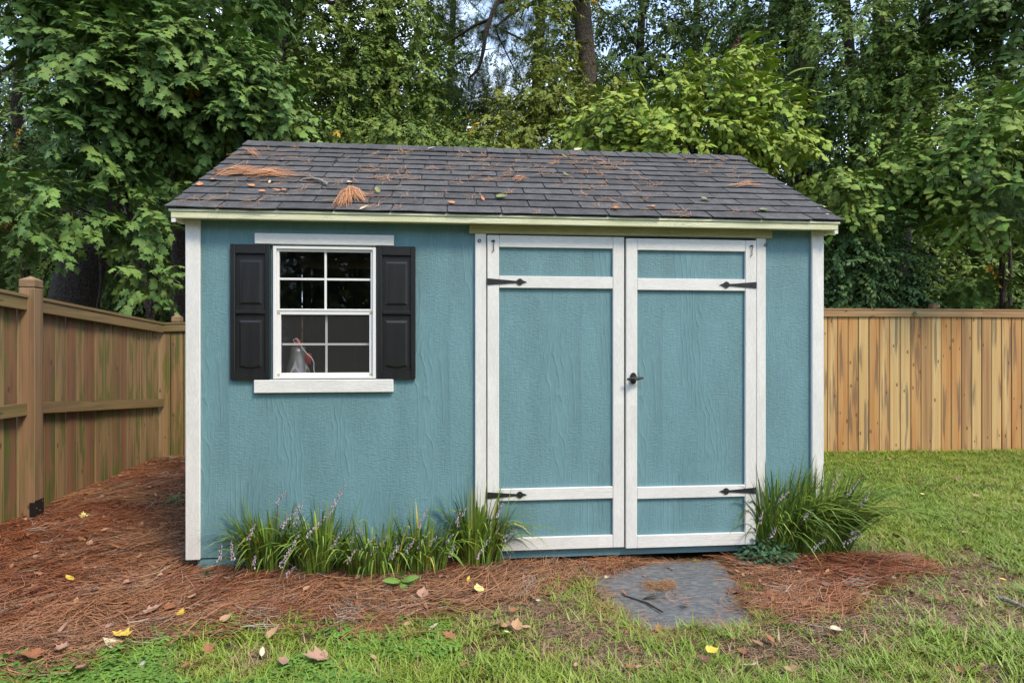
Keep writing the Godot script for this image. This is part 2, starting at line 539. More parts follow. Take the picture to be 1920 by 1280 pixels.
func make_ground() -> void:
	noise.seed = 5
	straw_a = ground_poly([[-500, 1266], [0, 1262], [120, 1252], [240, 1218], [420, 1176], [560, 1186], [700, 1180], [830, 1152], [930, 1136], [1060, 1098], [1110, 1078], [1250, 1060], [1420, 1052]])
	straw_a.append_array([Vector2(1.9, -0.2), Vector2(1.9, -3.6), Vector2(-8, -3.6), Vector2(-8, 1.2)])
	straw_b = ground_poly([[1360, 1060], [1450, 1045], [1600, 1048], [1690, 1062], [1690, 1100], [1590, 1138], [1500, 1160], [1440, 1145], [1400, 1105]])
	slab_poly = ground_poly([[1106, 1086], [1240, 1064], [1345, 1062], [1372, 1098], [1420, 1136], [1432, 1172], [1360, 1188], [1300, 1186], [1215, 1200], [1160, 1172], [1130, 1128]])
	bare_poly = ground_poly([[860, 1130], [1060, 1100], [1110, 1110], [1130, 1150], [1200, 1215], [1400, 1200], [1480, 1170], [1700, 1050], [1830, 1040], [1990, 1120], [1990, 1190], [1700, 1190], [1500, 1230], [1150, 1245], [900, 1200]])
	var xs := []
	var zs := []
	var fine := func(a: float, b: float, st: float) -> Array:
		var o := []
		var q := a
		while q <= b:
			o.append(q); q += st
		return o
	for s in [-120.0, -60.0, -30.0, -18.0, -12.0, -8.0, -6.0, -5.0]: xs.append(s)
	xs.append_array(fine.call(-4.2, 8.0, 0.075))
	for s in [9.0, 11.0, 15.0, 22.0, 40.0, 70.0, 120.0]: xs.append(s)
	for s in [-160.0, -80.0, -40.0, -24.0, -16.0, -10.0, -7.0, -5.0]: zs.append(s)
	zs.append_array(fine.call(-3.9, 2.6, 0.065))
	for s in [3.2, 5.0, 8.0, 14.0, 25.0, 60.0, 120.0]: zs.append(s)
	var v := PackedVector3Array()
	var cl := PackedColorArray()
	var uv := PackedVector2Array()
	var nn := PackedVector3Array()
	var ix := PackedInt32Array()
	for z in zs:
		for x in xs:
			v.append(Vector3(x, gh(x, z), z))
			var e := 0.05
			nn.append(Vector3(gh(x - e, z) - gh(x + e, z), 2 * e, gh(x, z - e) - gh(x, z + e)).normalized())
			uv.append(Vector2(x, z))
			var near: bool = absf(x) < 9 and z < 3 and z > -4.2
			var s := straw_at(x, z) if near else (1.0 if z < -3.6 else 0.0)
			var b := bare_at(x, z) if near else 0.0
			var c := Color(0.12, 0.125, 0.035).lerp(Color(0.22, 0.145, 0.08), clampf(b * 0.9 + 0.12, 0, 1))
			c = c.lerp(Color(0.12, 0.053, 0.03), s)
			if z < -3.6: c = Color(0.15, 0.085, 0.05)   # leaf litter of the wood
			cl.append(c)
	var w := xs.size()
	for j in zs.size() - 1:
		for i in w - 1:
			var a := j * w + i
			ix.append_array([a, a + 1, a + w + 1, a, a + w + 1, a + w])
	var m := ArrayMesh.new()
	var arr := []
	arr.resize(Mesh.ARRAY_MAX)
	arr[Mesh.ARRAY_VERTEX] = v
	arr[Mesh.ARRAY_NORMAL] = nn
	arr[Mesh.ARRAY_TEX_UV] = uv
	arr[Mesh.ARRAY_COLOR] = cl
	arr[Mesh.ARRAY_INDEX] = ix
	m.add_surface_from_arrays(Mesh.PRIMITIVE_TRIANGLES, arr)
	tag(put("ground", m, M.soil), "bare soil and thin lawn round the shed", "", "", "structure")

# ------------------------------------------------------------------ shed
const EAVE := Vector2(1.967, 0.115)      # y, z of the shingles' lower edge
const RIDGE := Vector2(2.746, -1.22)
const SIDE_X := Basis(Vector3(0, 0, -1), Vector3(0, 1, 0), Vector3(1, 0, 0))   # plate drawn in (depth, height), pulled out along x

func make_shed() -> void:
	noise.seed = 5
	var shed := base("garden_shed")
	tag(shed, "blue wooden garden shed with white trim, double doors and grey shingle roof", "shed")
	# walls
	var b := MB.new()
	var zt := 0.0
	for q in [[-1.828, -1.382, 0.065, 1.95], [-0.82, -0.255, 0.065, 1.95], [-1.382, -0.82, 0.065, 1.049], [-1.382, -0.82, 1.788, 1.95], [1.47, 1.828, 0.065, 1.95], [-0.255, 1.47, 1.872, 1.95]]:
		b.box(Vector3(q[0], q[2], -0.014), Vector3(q[1], q[3], zt), 1, 0.0004, Vector2(0.4, 0))
	tag(put("front_wall", b.done(), M.blue, shed), "blue wood-grain siding of the front wall")
	for s in [-1.0, 1.0]:
		b = MB.new()
		b.plate(PackedVector2Array([Vector2(0.0, 0.065), Vector2(2.44, 0.065), Vector2(2.44, 1.93), Vector2(1.22, 2.68), Vector2(0.0, 1.93)]), -0.007, 0.007, Transform3D(SIDE_X, Vector3(s * 1.8215, 0, -0.015)))
		put("side_wall", b.done(), M.blue, shed)
		b = MB.new()   # board along the gable's slope
		b.plate(PackedVector2Array([Vector2(-0.10, 1.895), Vector2(1.22, 2.665), Vector2(2.54, 1.895), Vector2(2.54, 1.98), Vector2(1.22, 2.735), Vector2(-0.10, 1.98)]), -0.01, 0.01, Transform3D(SIDE_X, Vector3(s * 1.873, 0, 0)))
		put("rake_board", b.done(), M.white, shed)
	put("added_lining", boxed(Vector3(-1.80, 0.065, -2.452), Vector3(1.80, 1.95, -2.448), 1, 0.0005), M.inside, shed)  # dark sheet added so the view through the panes stays dark
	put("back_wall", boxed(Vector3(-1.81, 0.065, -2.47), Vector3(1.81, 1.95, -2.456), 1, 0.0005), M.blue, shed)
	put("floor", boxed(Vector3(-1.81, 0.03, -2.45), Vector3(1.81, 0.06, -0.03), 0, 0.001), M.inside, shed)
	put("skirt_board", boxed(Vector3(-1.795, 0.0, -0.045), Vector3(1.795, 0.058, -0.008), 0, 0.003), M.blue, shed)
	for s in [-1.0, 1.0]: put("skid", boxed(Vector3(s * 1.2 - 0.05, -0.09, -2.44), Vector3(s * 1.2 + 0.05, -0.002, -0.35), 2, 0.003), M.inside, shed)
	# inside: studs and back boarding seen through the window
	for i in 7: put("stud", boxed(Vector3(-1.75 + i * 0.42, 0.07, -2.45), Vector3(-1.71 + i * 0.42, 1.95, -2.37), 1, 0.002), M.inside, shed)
	# corner boards
	for q in [[-1.845, -1.769], [1.771, 1.845]]:
		put("corner_board", boxed(Vector3(q[0], 0.062, 0.001), Vector3(q[1], 1.925, 0.021), 1, 0.003), M.white, shed)
		var sx: float = -1.0 if q[0] < 0 else 1.0
		var x0: float = sx * 1.8295
		put("corner_board", boxed(Vector3(minf(x0, x0 + sx * 0.0155), 0.062, -0.075), Vector3(maxf(x0, x0 + sx * 0.0155), 1.913, 0.0), 1, 0.002), M.white, shed)
	# eave
	put("fascia", boxed(Vector3(-1.885, 1.916, 0.083), Vector3(1.883, 1.950, 0.103), 0, 0.003), M.mildew, shed)
	put("fascia_cap", boxed(Vector3(-1.895, 1.951, 0.080), Vector3(1.893, 1.966, 0.109), 0, 0.003), M.mildew, shed)
	put("soffit", boxed(Vector3(-1.86, 1.926, 0.0005), Vector3(1.86, 1.934, 0.082), 0, 0.001), M.mildew2, shed)
	for s in [-1.0, 1.0]: put("fascia_return", boxed(Vector3(s * 1.872 - 0.011, 1.905, -0.02), Vector3(s * 1.872 + 0.011, 1.9500, 0.0825), 2, 0.002), M.mildew, shed)
	# door surround
	put("door_header", boxed(Vector3(-0.295, 1.876, 0.001), Vector3(1.515, 1.9255, 0.028), 0, 0.003), M.mildew2, shed)
	put("door_jamb", boxed(Vector3(-0.262, 0.062, 0.001), Vector3(-0.198, 1.875, 0.021), 1, 0.003), M.white, shed)
	put("door_jamb", boxed(Vector3(1.420, 0.062, 0.001), Vector3(1.478, 1.875, 0.021), 1, 0.003), M.white, shed)
	for q in [[899, 451], [1436, 459]]:      # screw eyes for the hooks
		var e := MB.new()
		var p := on_plane(q[0], q[1], 0.026)
		var ring := []
		for i in 9: ring.append(p + Vector3(cos(TAU * i / 8) * 0.008, sin(TAU * i / 8) * 0.008, 0.003 * sin(i)))
		e.tube(ring, [0.0022, 0.0022, 0.0022, 0.0022, 0.0022, 0.0022, 0.0022, 0.0022, 0.0022], 6)
		e.tube([p + Vector3(-0.004, -0.006, 0.002), p + Vector3(-0.004, -0.006, -0.01)], [0.002, 0.002], 6)
		put("screw_eye", e.done(), M.rust, shed)
	make_door(shed, -0.192, 0.609, true)
	make_door(shed, 0.617, 1.411, false)
	make_window(shed)
	make_roof(shed)

func make_door(shed: Node3D, x0: float, x1: float, left: bool) -> void:
	var w := x1 - x0
	var d := put("door", boxed(Vector3(0.004, 0.06, -0.008), Vector3(w - 0.004, 1.862, 0.006), 1, 0.001, 0.0), M.blue, shed, Vector3(x0, 0.0 if left else -0.006, 0.0 if left else 0.006))
	if not left: d.rotation = Vector3(0, 0, -0.0012)
	tag(d, "blue door leaf hinged on the window side, without handle" if left else "blue door leaf with black T-handle")
	var st := 0.067
	for s in 2:
		put("stile", boxed(Vector3(0.0 if s == 0 else w - st, 0.056, 0.0065), Vector3(st if s == 0 else w, 1.867, 0.025), 1, 0.0025), M.white, d)
	for q in [[1.799, 1.867], [1.565, 1.634], [0.343, 0.412], [0.056, 0.129]]:
		put("rail", boxed(Vector3(st + 0.0008, q[0], 0.0065), Vector3(w - st - 0.0008, q[1], 0.0243), 0, 0.0025), M.white, d)
	for y in [1.600, 0.378]:
		var o := PackedVector2Array([Vector2(0, -0.019), Vector2(0.165, -0.0055)])
		for i in 10:
			var a := lerpf(-2.6, -0.5, i / 9.0)
			o.append(Vector2(0.187 + cos(a) * 0.018, sin(a) * 0.019))
		o.append(Vector2(0.228, 0))
		for i in 10:
			var a := lerpf(0.5, 2.6, i / 9.0)
			o.append(Vector2(0.187 + cos(a) * 0.018, sin(a) * 0.019))
		o.append_array([Vector2(0.165, 0.0055), Vector2(0, 0.019)])
		var b := MB.new()
		var xf := Transform3D(Basis.IDENTITY, Vector3(0.0, y, 0.0255)) if left else Transform3D(Basis(Vector3(-1, 0, 0), Vector3.UP, Vector3(0, 0, 1)), Vector3(w, y, 0.0255))
		b.plate(o, 0.0, 0.004, xf)
		var h := put("hinge", b.done(), M.iron, d)
		for sx in [0.03, 0.10, 0.187]:
			var sb := MB.new()
			var p: Vector3 = xf * Vector3(sx, 0.0, 0.004)
			sb.tube([p, p + Vector3(0, 0, 0.0025)], [0.0045, 0.003], 8)
			put("screw", sb.done(), M.iron, h)
	# hook hanging at the top outer corner
	var hb := MB.new()
	var hp := Vector3(0.033 if left else w - 0.033, 1.80, 0.03)
	hb.tube([hp + Vector3(0, 0.032, -0.006), hp + Vector3(0.004, 0.036, 0.004), hp + Vector3(0.008, 0.028, 0.006), hp + Vector3(0.004, 0.022, 0.004), hp + Vector3(0.002, 0, 0.002), hp + Vector3(0.004, -0.022, 0), hp + Vector3(-0.008, -0.03, 0.002)], [0.003, 0.003, 0.003, 0.0025, 0.0024, 0.0024, 0.002], 6)
	hb.tube([hp + Vector3(-0.008, 0.03, -0.004), hp + Vector3(0.0, 0.034, 0.006), hp + Vector3(0.008, 0.034, -0.004)], [0.003, 0.004, 0.003], 6)
	put("hook", hb.done(), M.rust, d)
	if not left:
		var t := MB.new()
		var c := Vector3(0.042, 1.049, 0.026)
		var ov := PackedVector2Array()
		for i in 20: ov.append(Vector2(cos(TAU * i / 20) * 0.020, sin(TAU * i / 20) * 0.034))
		t.plate(ov, 0.0, 0.008, Transform3D(Basis.IDENTITY, c))
		t.tube([c, c + Vector3(0, 0, 0.04)], [0.012, 0.012], 12)
		var hd := put("handle", t.done(), M.iron, d)
		var g := MB.new()
		g.tube([c + Vector3(-0.046, -0.004, 0.03), c + Vector3(-0.02, -0.001, 0.036), c + Vector3(0, 0, 0.04), c + Vector3(0.022, 0.002, 0.036), c + Vector3(0.05, 0.004, 0.03)], [0.006, 0.009, 0.013, 0.009, 0.006], 10)
		put("grip", g.done(), M.iron, hd)
		g = MB.new()
		g.tube([c + Vector3(0, 0, 0.05), c + Vector3(0, 0, 0.0545)], [0.008, 0.0075], 12)
		put("lock", g.done(), M.chrome, hd)

func make_window(shed: Node3D) -> void:
	put("window_header", boxed(Vector3(-1.479, 1.797, 0.001), Vector3(-0.72, 1.857, 0.024), 0, 0.003), M.white, shed)
	put("window_sill", boxed(Vector3(-1.482, 0.973, 0.001), Vector3(-0.723, 1.045, 0.026), 0, 0.003), M.white, shed)
	# frame
	var b := MB.new()
	b.box(Vector3(-1.3815, 1.0495, -0.05), Vector3(-1.364, 1.7875, 0.02))
	b.box(Vector3(-0.838, 1.0495, -0.05), Vector3(-0.8205, 1.7875, 0.02))
	b.box(Vector3(-1.3638, 1.772, -0.05), Vector3(-0.8382, 1.7873, 0.0197), 0)
	b.box(Vector3(-1.3638, 1.0497, -0.05), Vector3(-0.8382, 1.062, 0.0197), 0)
	var win := put("window", b.done(), M.vinyl, shed)
	tag(win, "white vinyl sash window with eight panes")
	# upper sash (in the plane of the wall), lower sash behind its screen
	for s in 2:
		var y0 := 1.428 if s == 0 else 1.0625
		var y1 := 1.7715 if s == 0 else 1.4275
		var z0 := -0.012 if s == 0 else -0.016
		var e := 0.012 if s == 0 else 0.020
		var sb := MB.new()
		sb.box(Vector3(-1.3635, y0, z0), Vector3(-1.3635 + e, y1, z0 + 0.02), 1, 0.002)
		sb.box(Vector3(-0.8385 - e, y0, z0), Vector3(-0.8385, y1, z0 + 0.02), 1, 0.002)
		sb.box(Vector3(-1.363 + e, y1 - e, z0), Vector3(-0.839 - e, y1, z0 + 0.0195), 0, 0.002)
		sb.box(Vector3(-1.363 + e, y0, z0), Vector3(-0.839 - e, y0 + e, z0 + 0.0195), 0, 0.002)
		put("sash", sb.done(), M.vinyl, win)
		var xm := -1.101
		var ym := 1.607 if s == 0 else 1.242
		var zm := z0 + 0.006 if s == 0 else z0 - 0.012
		put("muntin", boxed(Vector3(xm - 0.006, y0 + e, zm - 0.004), Vector3(xm + 0.006, y1 - e, zm + 0.004), 1, 0.001), M.vinyl, win)
		for t in 2:
			var xa := -1.3635 + e if t == 0 else xm + 0.0062
			var xb := xm - 0.0062 if t == 0 else -0.8385 - e
			put("muntin", boxed(Vector3(xa, ym - 0.006, zm - 0.0038), Vector3(xb, ym + 0.006, zm + 0.0038), 0, 0.001), M.vinyl, win)
			for r in 2:
				var ya := y0 + e if r == 0 else ym + 0.0062
				var yb := ym - 0.0062 if r == 0 else y1 - e
				var pb := MB.new()
				pb.quad(Vector3(xa, ya, zm), Vector3(xb, ya, zm), Vector3(xb, yb, zm), Vector3(xa, yb, zm), Vector3(0, 0, 1))
				put("pane", pb.done(), M.glass, win)
		if s == 1:
			var q := MB.new()
			q.quad(Vector3(-1.3435, y0 + e, z0 + 0.012), Vector3(-0.8585, y0 + e, z0 + 0.012), Vector3(-0.8585, y1 - e, z0 + 0.012), Vector3(-1.3435, y1 - e, z0 + 0.012), Vector3(0, 0, 1))
			put("insect_screen", q.done(), M.screen, win)
			for cx in [-1.354, -0.848]:
				for cy in [y0 + 0.010, y1 - 0.010]:
					put("corner_key", boxed(Vector3(cx - 0.007, cy - 0.006, z0 + 0.0205), Vector3(cx + 0.007, cy + 0.006, z0 + 0.0225), 0, 0.0005), M.mildew2, win)
	# shutters
	for x0 in [-1.609, -0.812]:
		var w := 0.213
		var y0 := 1.046
		var h := 0.749
		var body := MB.new()
		body.box(Vector3(0.004, 0.004, 0.002), Vector3(w - 0.004, h - 0.004, 0.010), 1, 0.001)
		body.box(Vector3(0, 0, 0.003), Vector3(w * 0.125, h, 0.024), 1, 0.003)
		body.box(Vector3(w * 0.875, 0, 0.003), Vector3(w, h, 0.024), 1, 0.003)
		body.box(Vector3(w * 0.1255, h * 0.93, 0.003), Vector3(w * 0.8745, h - 0.0005, 0.0236), 0, 0.003)
		body.box(Vector3(w * 0.1255, h * 0.487, 0.003), Vector3(w * 0.8745, h * 0.514, 0.0236), 0, 0.003)
		var lo := PackedVector2Array([Vector2(w * 0.1255, 0.0005), Vector2(w * 0.8745, 0.0005)])
		for i in 11:
			var t := i / 10.0
			lo.append(Vector2(lerpf(w * 0.8745, w * 0.1255, t), h * (0.062 - 0.026 * sin(PI * t))))
		body.plate(lo, 0.003, 0.0236)
		var sh := put("shutter", body.done(), M.shutter, shed, Vector3(x0, y0, 0.0))
		for up in 2:
			var a := h * (0.555 if up == 1 else 0.092)
			var e := h * (0.885 if up == 1 else 0.44)
			var steps := []
			for k in 2:
				var g := 0.012 * k
				var o := PackedVector2Array()
				if up == 1: o.append_array([Vector2(w * 0.21 + g, a + g), Vector2(w * 0.79 - g, a + g)])
				else:
					for i in 9: o.append(Vector2(lerpf(w * 0.21 + g, w * 0.79 - g, i / 8.0), a + g - 0.010 * sin(PI * i / 8.0)))
				o.append_array([Vector2(w * 0.79 - g, e - g), Vector2(w * 0.21 + g, e - g)])
				steps.append(o)
			var pb := MB.new()
			pb.plate(steps[1], 0.010, 0.0195)
			var n: int = steps[0].size()
			for i in n:
				var j := (i + 1) % n
				var p0 := Vector3(steps[0][i].x, steps[0][i].y, 0.0105)
				var p1 := Vector3(steps[0][j].x, steps[0][j].y, 0.0105)
				var p2 := Vector3(steps[1][j].x, steps[1][j].y, 0.018)
				var p3 := Vector3(steps[1][i].x, steps[1][i].y, 0.018)
				var out := ((p0 + p1) * 0.5 - Vector3(w * 0.5, (a + e) * 0.5, 0)) * Vector3(1, 1, 0)
				pb.quad(p0, p1, p2, p3, (out.normalized() * 0.5 + Vector3(0, 0, 1)).normalized())
			put("raised_panel", pb.done(), M.shutter, sh)
	# on a shelf inside
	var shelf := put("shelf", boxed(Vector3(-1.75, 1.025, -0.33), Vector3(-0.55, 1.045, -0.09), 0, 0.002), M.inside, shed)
	shelf.name = "shelf"
	make_appliance()

func lathe(prof: Array, at: Vector3, seg := 24, col := Color.WHITE, squash := 1.0) -> ArrayMesh:
	var b := MB.new()
	for i in prof.size() - 1:
		for k in seg:
			var q := []
			var m := []
			for e in [[i, k], [i, k + 1], [i + 1, k + 1], [i + 1, k]]:
				var a: float = TAU * e[1] / seg
				var p: Vector2 = prof[e[0]]
				q.append(at + Vector3(cos(a) * p.x, p.y, sin(a) * p.x * squash))
				var t: Vector2 = prof[mini(e[0] + 1, prof.size() - 1)] - prof[maxi(e[0] - 1, 0)]
				m.append(Vector3(cos(a) * t.y, -t.x, sin(a) * t.y).normalized())
			b.tri_s([q[0], q[1], q[2]], [m[0], m[1], m[2]], [Vector2.ZERO, Vector2.ZERO, Vector2.ZERO], col)
			b.tri_s([q[0], q[2], q[3]], [m[0], m[2], m[3]], [Vector2.ZERO, Vector2.ZERO, Vector2.ZERO], col)
	return b.done()

func make_appliance() -> void:
	var at := Vector3(-1.292, 1.046, -0.17)
	var t := base("work_lamp", at)
	tag(t, "silver flared lamp with red trim and white cord behind the window glass", "lamp")
	var silver := mat(lin(0.34, 0.35, 0.36), 0.35)
	silver.metallic = 0.5
	var pale := mat(lin(0.60, 0.61, 0.62), 0.4)
	var red := mat(lin(0.42, 0.03, 0.035), 0.4)
	var white := mat(lin(0.7, 0.7, 0.68), 0.5)
	put("body", lathe([Vector2(0.0, 0.0), Vector2(0.072, 0.0), Vector2(0.066, 0.03), Vector2(0.052, 0.09), Vector2(0.042, 0.15), Vector2(0.040, 0.18), Vector2(0.0, 0.185)], Vector3.ZERO), silver, t)
	var pb := MB.new()
	for k in 5:       # pale pointed petals round the flare
		var a0 := TAU * k / 5.0 + 0.35
		for j in 6:
			var f0 := j / 6.0
			var f1 := (j + 1) / 6.0
			var q := []
			for e in [[f0, -1], [f0, 1], [f1, 1], [f1, -1]]:
				var y: float = e[0] * 0.105
				var r: float = lerpf(0.0745, 0.0515, e[0])
				var a: float = a0 + e[1] * 0.6 * (1.0 - e[0])
				q.append(Vector3(cos(a) * r, y, sin(a) * r))
			pb.quad(q[0], q[1], q[2], q[3], Vector3(cos(a0), 0.25, sin(a0)).normalized())
	put("petal_trim", pb.done(), pale, t)
	put("cap", lathe([Vector2(0.030, 0.185), Vector2(0.030, 0.195), Vector2(0.016, 0.205), Vector2(0.014, 0.222), Vector2(0.0, 0.225)], Vector3.ZERO), red, t)
	put("red_guard", lathe([Vector2(0.0, 0.075), Vector2(0.016, 0.08), Vector2(0.02, 0.115), Vector2(0.018, 0.14), Vector2(0.0, 0.145)], Vector3(0.062, 0.0, 0.012), 14), red, t)
	var cb := MB.new()
	cb.tube([Vector3(-0.012, 0.20, 0.02), Vector3(-0.02, 0.222, 0.03), Vector3(0.0, 0.23, 0.03), Vector3(0.02, 0.20, 0.04), Vector3(0.035, 0.175, 0.05), Vector3(0.06, 0.145, 0.055), Vector3(0.088, 0.118, 0.05), Vector3(0.10, 0.09, 0.045), Vector3(0.10, 0.05, 0.045), Vector3(0.112, 0.015, 0.05), Vector3(0.14, 0.004, 0.06)], [0.0035, 0.0035, 0.0035, 0.0035, 0.0035, 0.0035, 0.0035, 0.0035, 0.0035, 0.0035, 0.0035], 7)
	put("cord", cb.done(), white, t)

func faced(a: MB, ma: Material, b: MB, mb: Material) -> ArrayMesh:    # one mesh of two materials
	var m := a.done()
	m.surface_set_material(0, ma)
	m.add_surface_from_arrays(Mesh.PRIMITIVE_TRIANGLES, b.done().surface_get_arrays(0))
	m.surface_set_material(1, mb)
	return m

func make_roof(shed: Node3D) -> void:
	var sl := Vector2(RIDGE.x - EAVE.x, RIDGE.y - EAVE.y)
	var run := sl.length()
	var up := Vector3(0, sl.x, sl.y) / run
	var nn := Vector3(0, -sl.y, sl.x) / run
	var frame := Transform3D(Basis(Vector3.RIGHT, up, nn), Vector3(0, EAVE.x, EAVE.y))   # x along, y up the slope, z off the roof
	var d := MB.new()
	var E := Vector3(0, EAVE.x, EAVE.y) - nn * 0.002 + up * 0.012
	var R := Vector3(0, RIDGE.x, RIDGE.y) - Vector3(0, 0.004, 0)
	var back := Vector3(0, EAVE.x, RIDGE.y * 2 - EAVE.y) + Vector3(0, 0, 0.01)
	# deck as a bent plate in (depth, height)
	var o := PackedVector2Array()
	for p in [E, R, back, back - Vector3(0, 0.025, 0), R - Vector3(0, 0.03, 0), E - Vector3(0, 0.018, 0) + up * 0.01]: o.append(Vector2(-p.z, p.y))
	d.plate(o, -1.905, 1.905, Transform3D(SIDE_X, Vector3.ZERO))
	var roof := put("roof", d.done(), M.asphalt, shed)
	tag(roof, "grey asphalt shingle roof strewn with pine needles")
	var tab := 0.305
	var expo := 0.127
	for k in 11:
		var off := (0.0 if k % 2 == 0 else 0.1525) + 0.02 * sin(k * 2.3) - 0.035
		var x := -1.91 - tab + off
		while x < 1.91:
			var a := maxf(x + 0.004, -1.91)
			var e := minf(x + tab - 0.004, 1.912)
			x += tab
			if e - a < 0.02: continue
			var b := MB.new()
			var y0 := k * expo + rr(-0.003, 0.003)
			var y1 := (k + 1) * expo + 0.022
			var cut := MB.new()
			var seg := 3
			var lift := []
			for i in seg + 1: lift.append(0.008 + rr(0.0, 0.0035) + (0.004 * rr(0, 1) if k == 0 else 0.0))
			var sag := []
			for i in seg + 1: sag.append(rr(-0.0025, 0.0025) - (rr(0, 0.005) if k == 0 else 0.0))
			for i in seg:
				var xa := lerpf(a, e, float(i) / seg)
				var xb := lerpf(a, e, float(i + 1) / seg)
				var p0: Vector3 = frame * Vector3(xa, y0 + sag[i], lift[i])
				var p1: Vector3 = frame * Vector3(xb, y0 + sag[i + 1], lift[i + 1])
				var p2: Vector3 = frame * Vector3(xb, y1, 0.0006)
				var p3: Vector3 = frame * Vector3(xa, y1, 0.0006)
				b.quad(p0, p1, p2, p3, nn, Vector2(xa, y0), Vector2(xb, y0), Vector2(xb, y1), Vector2(xa, y1))
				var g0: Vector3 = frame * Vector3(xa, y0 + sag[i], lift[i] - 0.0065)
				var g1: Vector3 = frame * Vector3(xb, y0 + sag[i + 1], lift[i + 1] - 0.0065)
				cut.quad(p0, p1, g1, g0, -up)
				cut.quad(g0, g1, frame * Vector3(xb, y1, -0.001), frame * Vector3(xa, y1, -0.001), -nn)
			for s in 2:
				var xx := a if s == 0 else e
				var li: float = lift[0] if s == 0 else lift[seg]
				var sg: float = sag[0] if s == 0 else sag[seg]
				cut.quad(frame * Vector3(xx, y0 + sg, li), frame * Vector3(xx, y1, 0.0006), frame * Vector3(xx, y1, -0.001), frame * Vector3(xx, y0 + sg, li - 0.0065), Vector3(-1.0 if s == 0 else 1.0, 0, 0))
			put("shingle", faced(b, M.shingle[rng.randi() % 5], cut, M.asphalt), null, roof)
	# ridge caps: folded pieces lapping along the ridge
	var n := 30
	for i in n:
		var xa := -1.912 + i * 3.824 / n
		var xb := xa + 3.824 / n + 0.012
		var b := MB.new()
		var cut := MB.new()
		for s in 2:
			var down := -up if s == 0 else Vector3(0, -sl.x, sl.y) / run
			var no := nn if s == 0 else Vector3(0, nn.y, -nn.z)
			var top := Vector3(0, RIDGE.x, RIDGE.y)
			var h0 := 0.013 + rr(0, 0.002)
			var h1 := 0.008
			var l0 := 0.15 + rr(-0.002, 0.002)
			var A := top + Vector3(xa, h0 * 1.1, 0)
			var B := top + Vector3(xb, h1 * 1.1, 0)
			var C := top + Vector3(xb, 0, 0) + down * l0 + no * (h1 + 0.004)
			var D := top + Vector3(xa, 0, 0) + down * l0 + no * (h0 + 0.002)
			b.quad(A, B, C, D, no, Vector2(xa, 0), Vector2(xb, 0), Vector2(xb, l0), Vector2(xa, l0))
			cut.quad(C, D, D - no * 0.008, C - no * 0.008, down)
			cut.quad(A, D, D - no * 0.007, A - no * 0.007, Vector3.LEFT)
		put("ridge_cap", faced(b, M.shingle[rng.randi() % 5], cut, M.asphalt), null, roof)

# ------------------------------------------------------------------ fences
func fence_post(parent: Node3D, at: Vector3, w: float, top: float, m: Material) -> MeshInstance3D:
	var b := MB.new()
	b.box(Vector3(-w / 2, -0.12, -w / 2), Vector3(w / 2, top - 0.085, w / 2), 1, 0.004, Vector2(rr(0, 1), 0.121))
	var p := put("post", b.done(), m, parent, at)
	b = MB.new()
	b.box(Vector3(-w * 0.44, top - 0.086, -w * 0.44), Vector3(w * 0.44, top - 0.078, w * 0.44), 1, 0.001)
	b.box(Vector3(-w / 2 - 0.001, top - 0.078, -w / 2 - 0.001), Vector3(w / 2 + 0.001, top - 0.022, w / 2 + 0.001), 0, 0.006)
	var k := w / 2 - 0.004
	var c := Vector3(0, top + 0.004, 0)
	var q := [Vector3(-k, top - 0.022, -k), Vector3(k, top - 0.022, -k), Vector3(k, top - 0.022, k), Vector3(-k, top - 0.022, k)]
	for i in 4:
		var e: Vector3 = (q[i] + q[(i + 1) % 4]) * 0.5
		b.tri(q[i], q[(i + 1) % 4], c, (e * Vector3(1, 0, 1)).normalized() * 0.5 + Vector3.UP * 0.8, Vector2(0, 0), Vector2(0.1, 0), Vector2(0.05, 0.05))
	put("post_cap", b.done(), m, p)
	return p

func sloped(x0: float, x1: float, y0: float, y1: float, h: float, z0: float, z1: float) -> ArrayMesh:   # a rail that follows the grade
	var b := MB.new()
	var o := PackedVector2Array([Vector2(x0, y0), Vector2(x1, y1), Vector2(x1, y1 + h), Vector2(x0, y0 + h)])
	b.plate(o, z0, z1)
	for i in b.u.size(): b.u[i] = Vector2(b.u[i].y - lerpf(y0, y1, (b.u[i].x - x0) / (x1 - x0)) + x0, (b.u[i].x - x0) / (x1 - x0) * 1.8)
	return b.done()

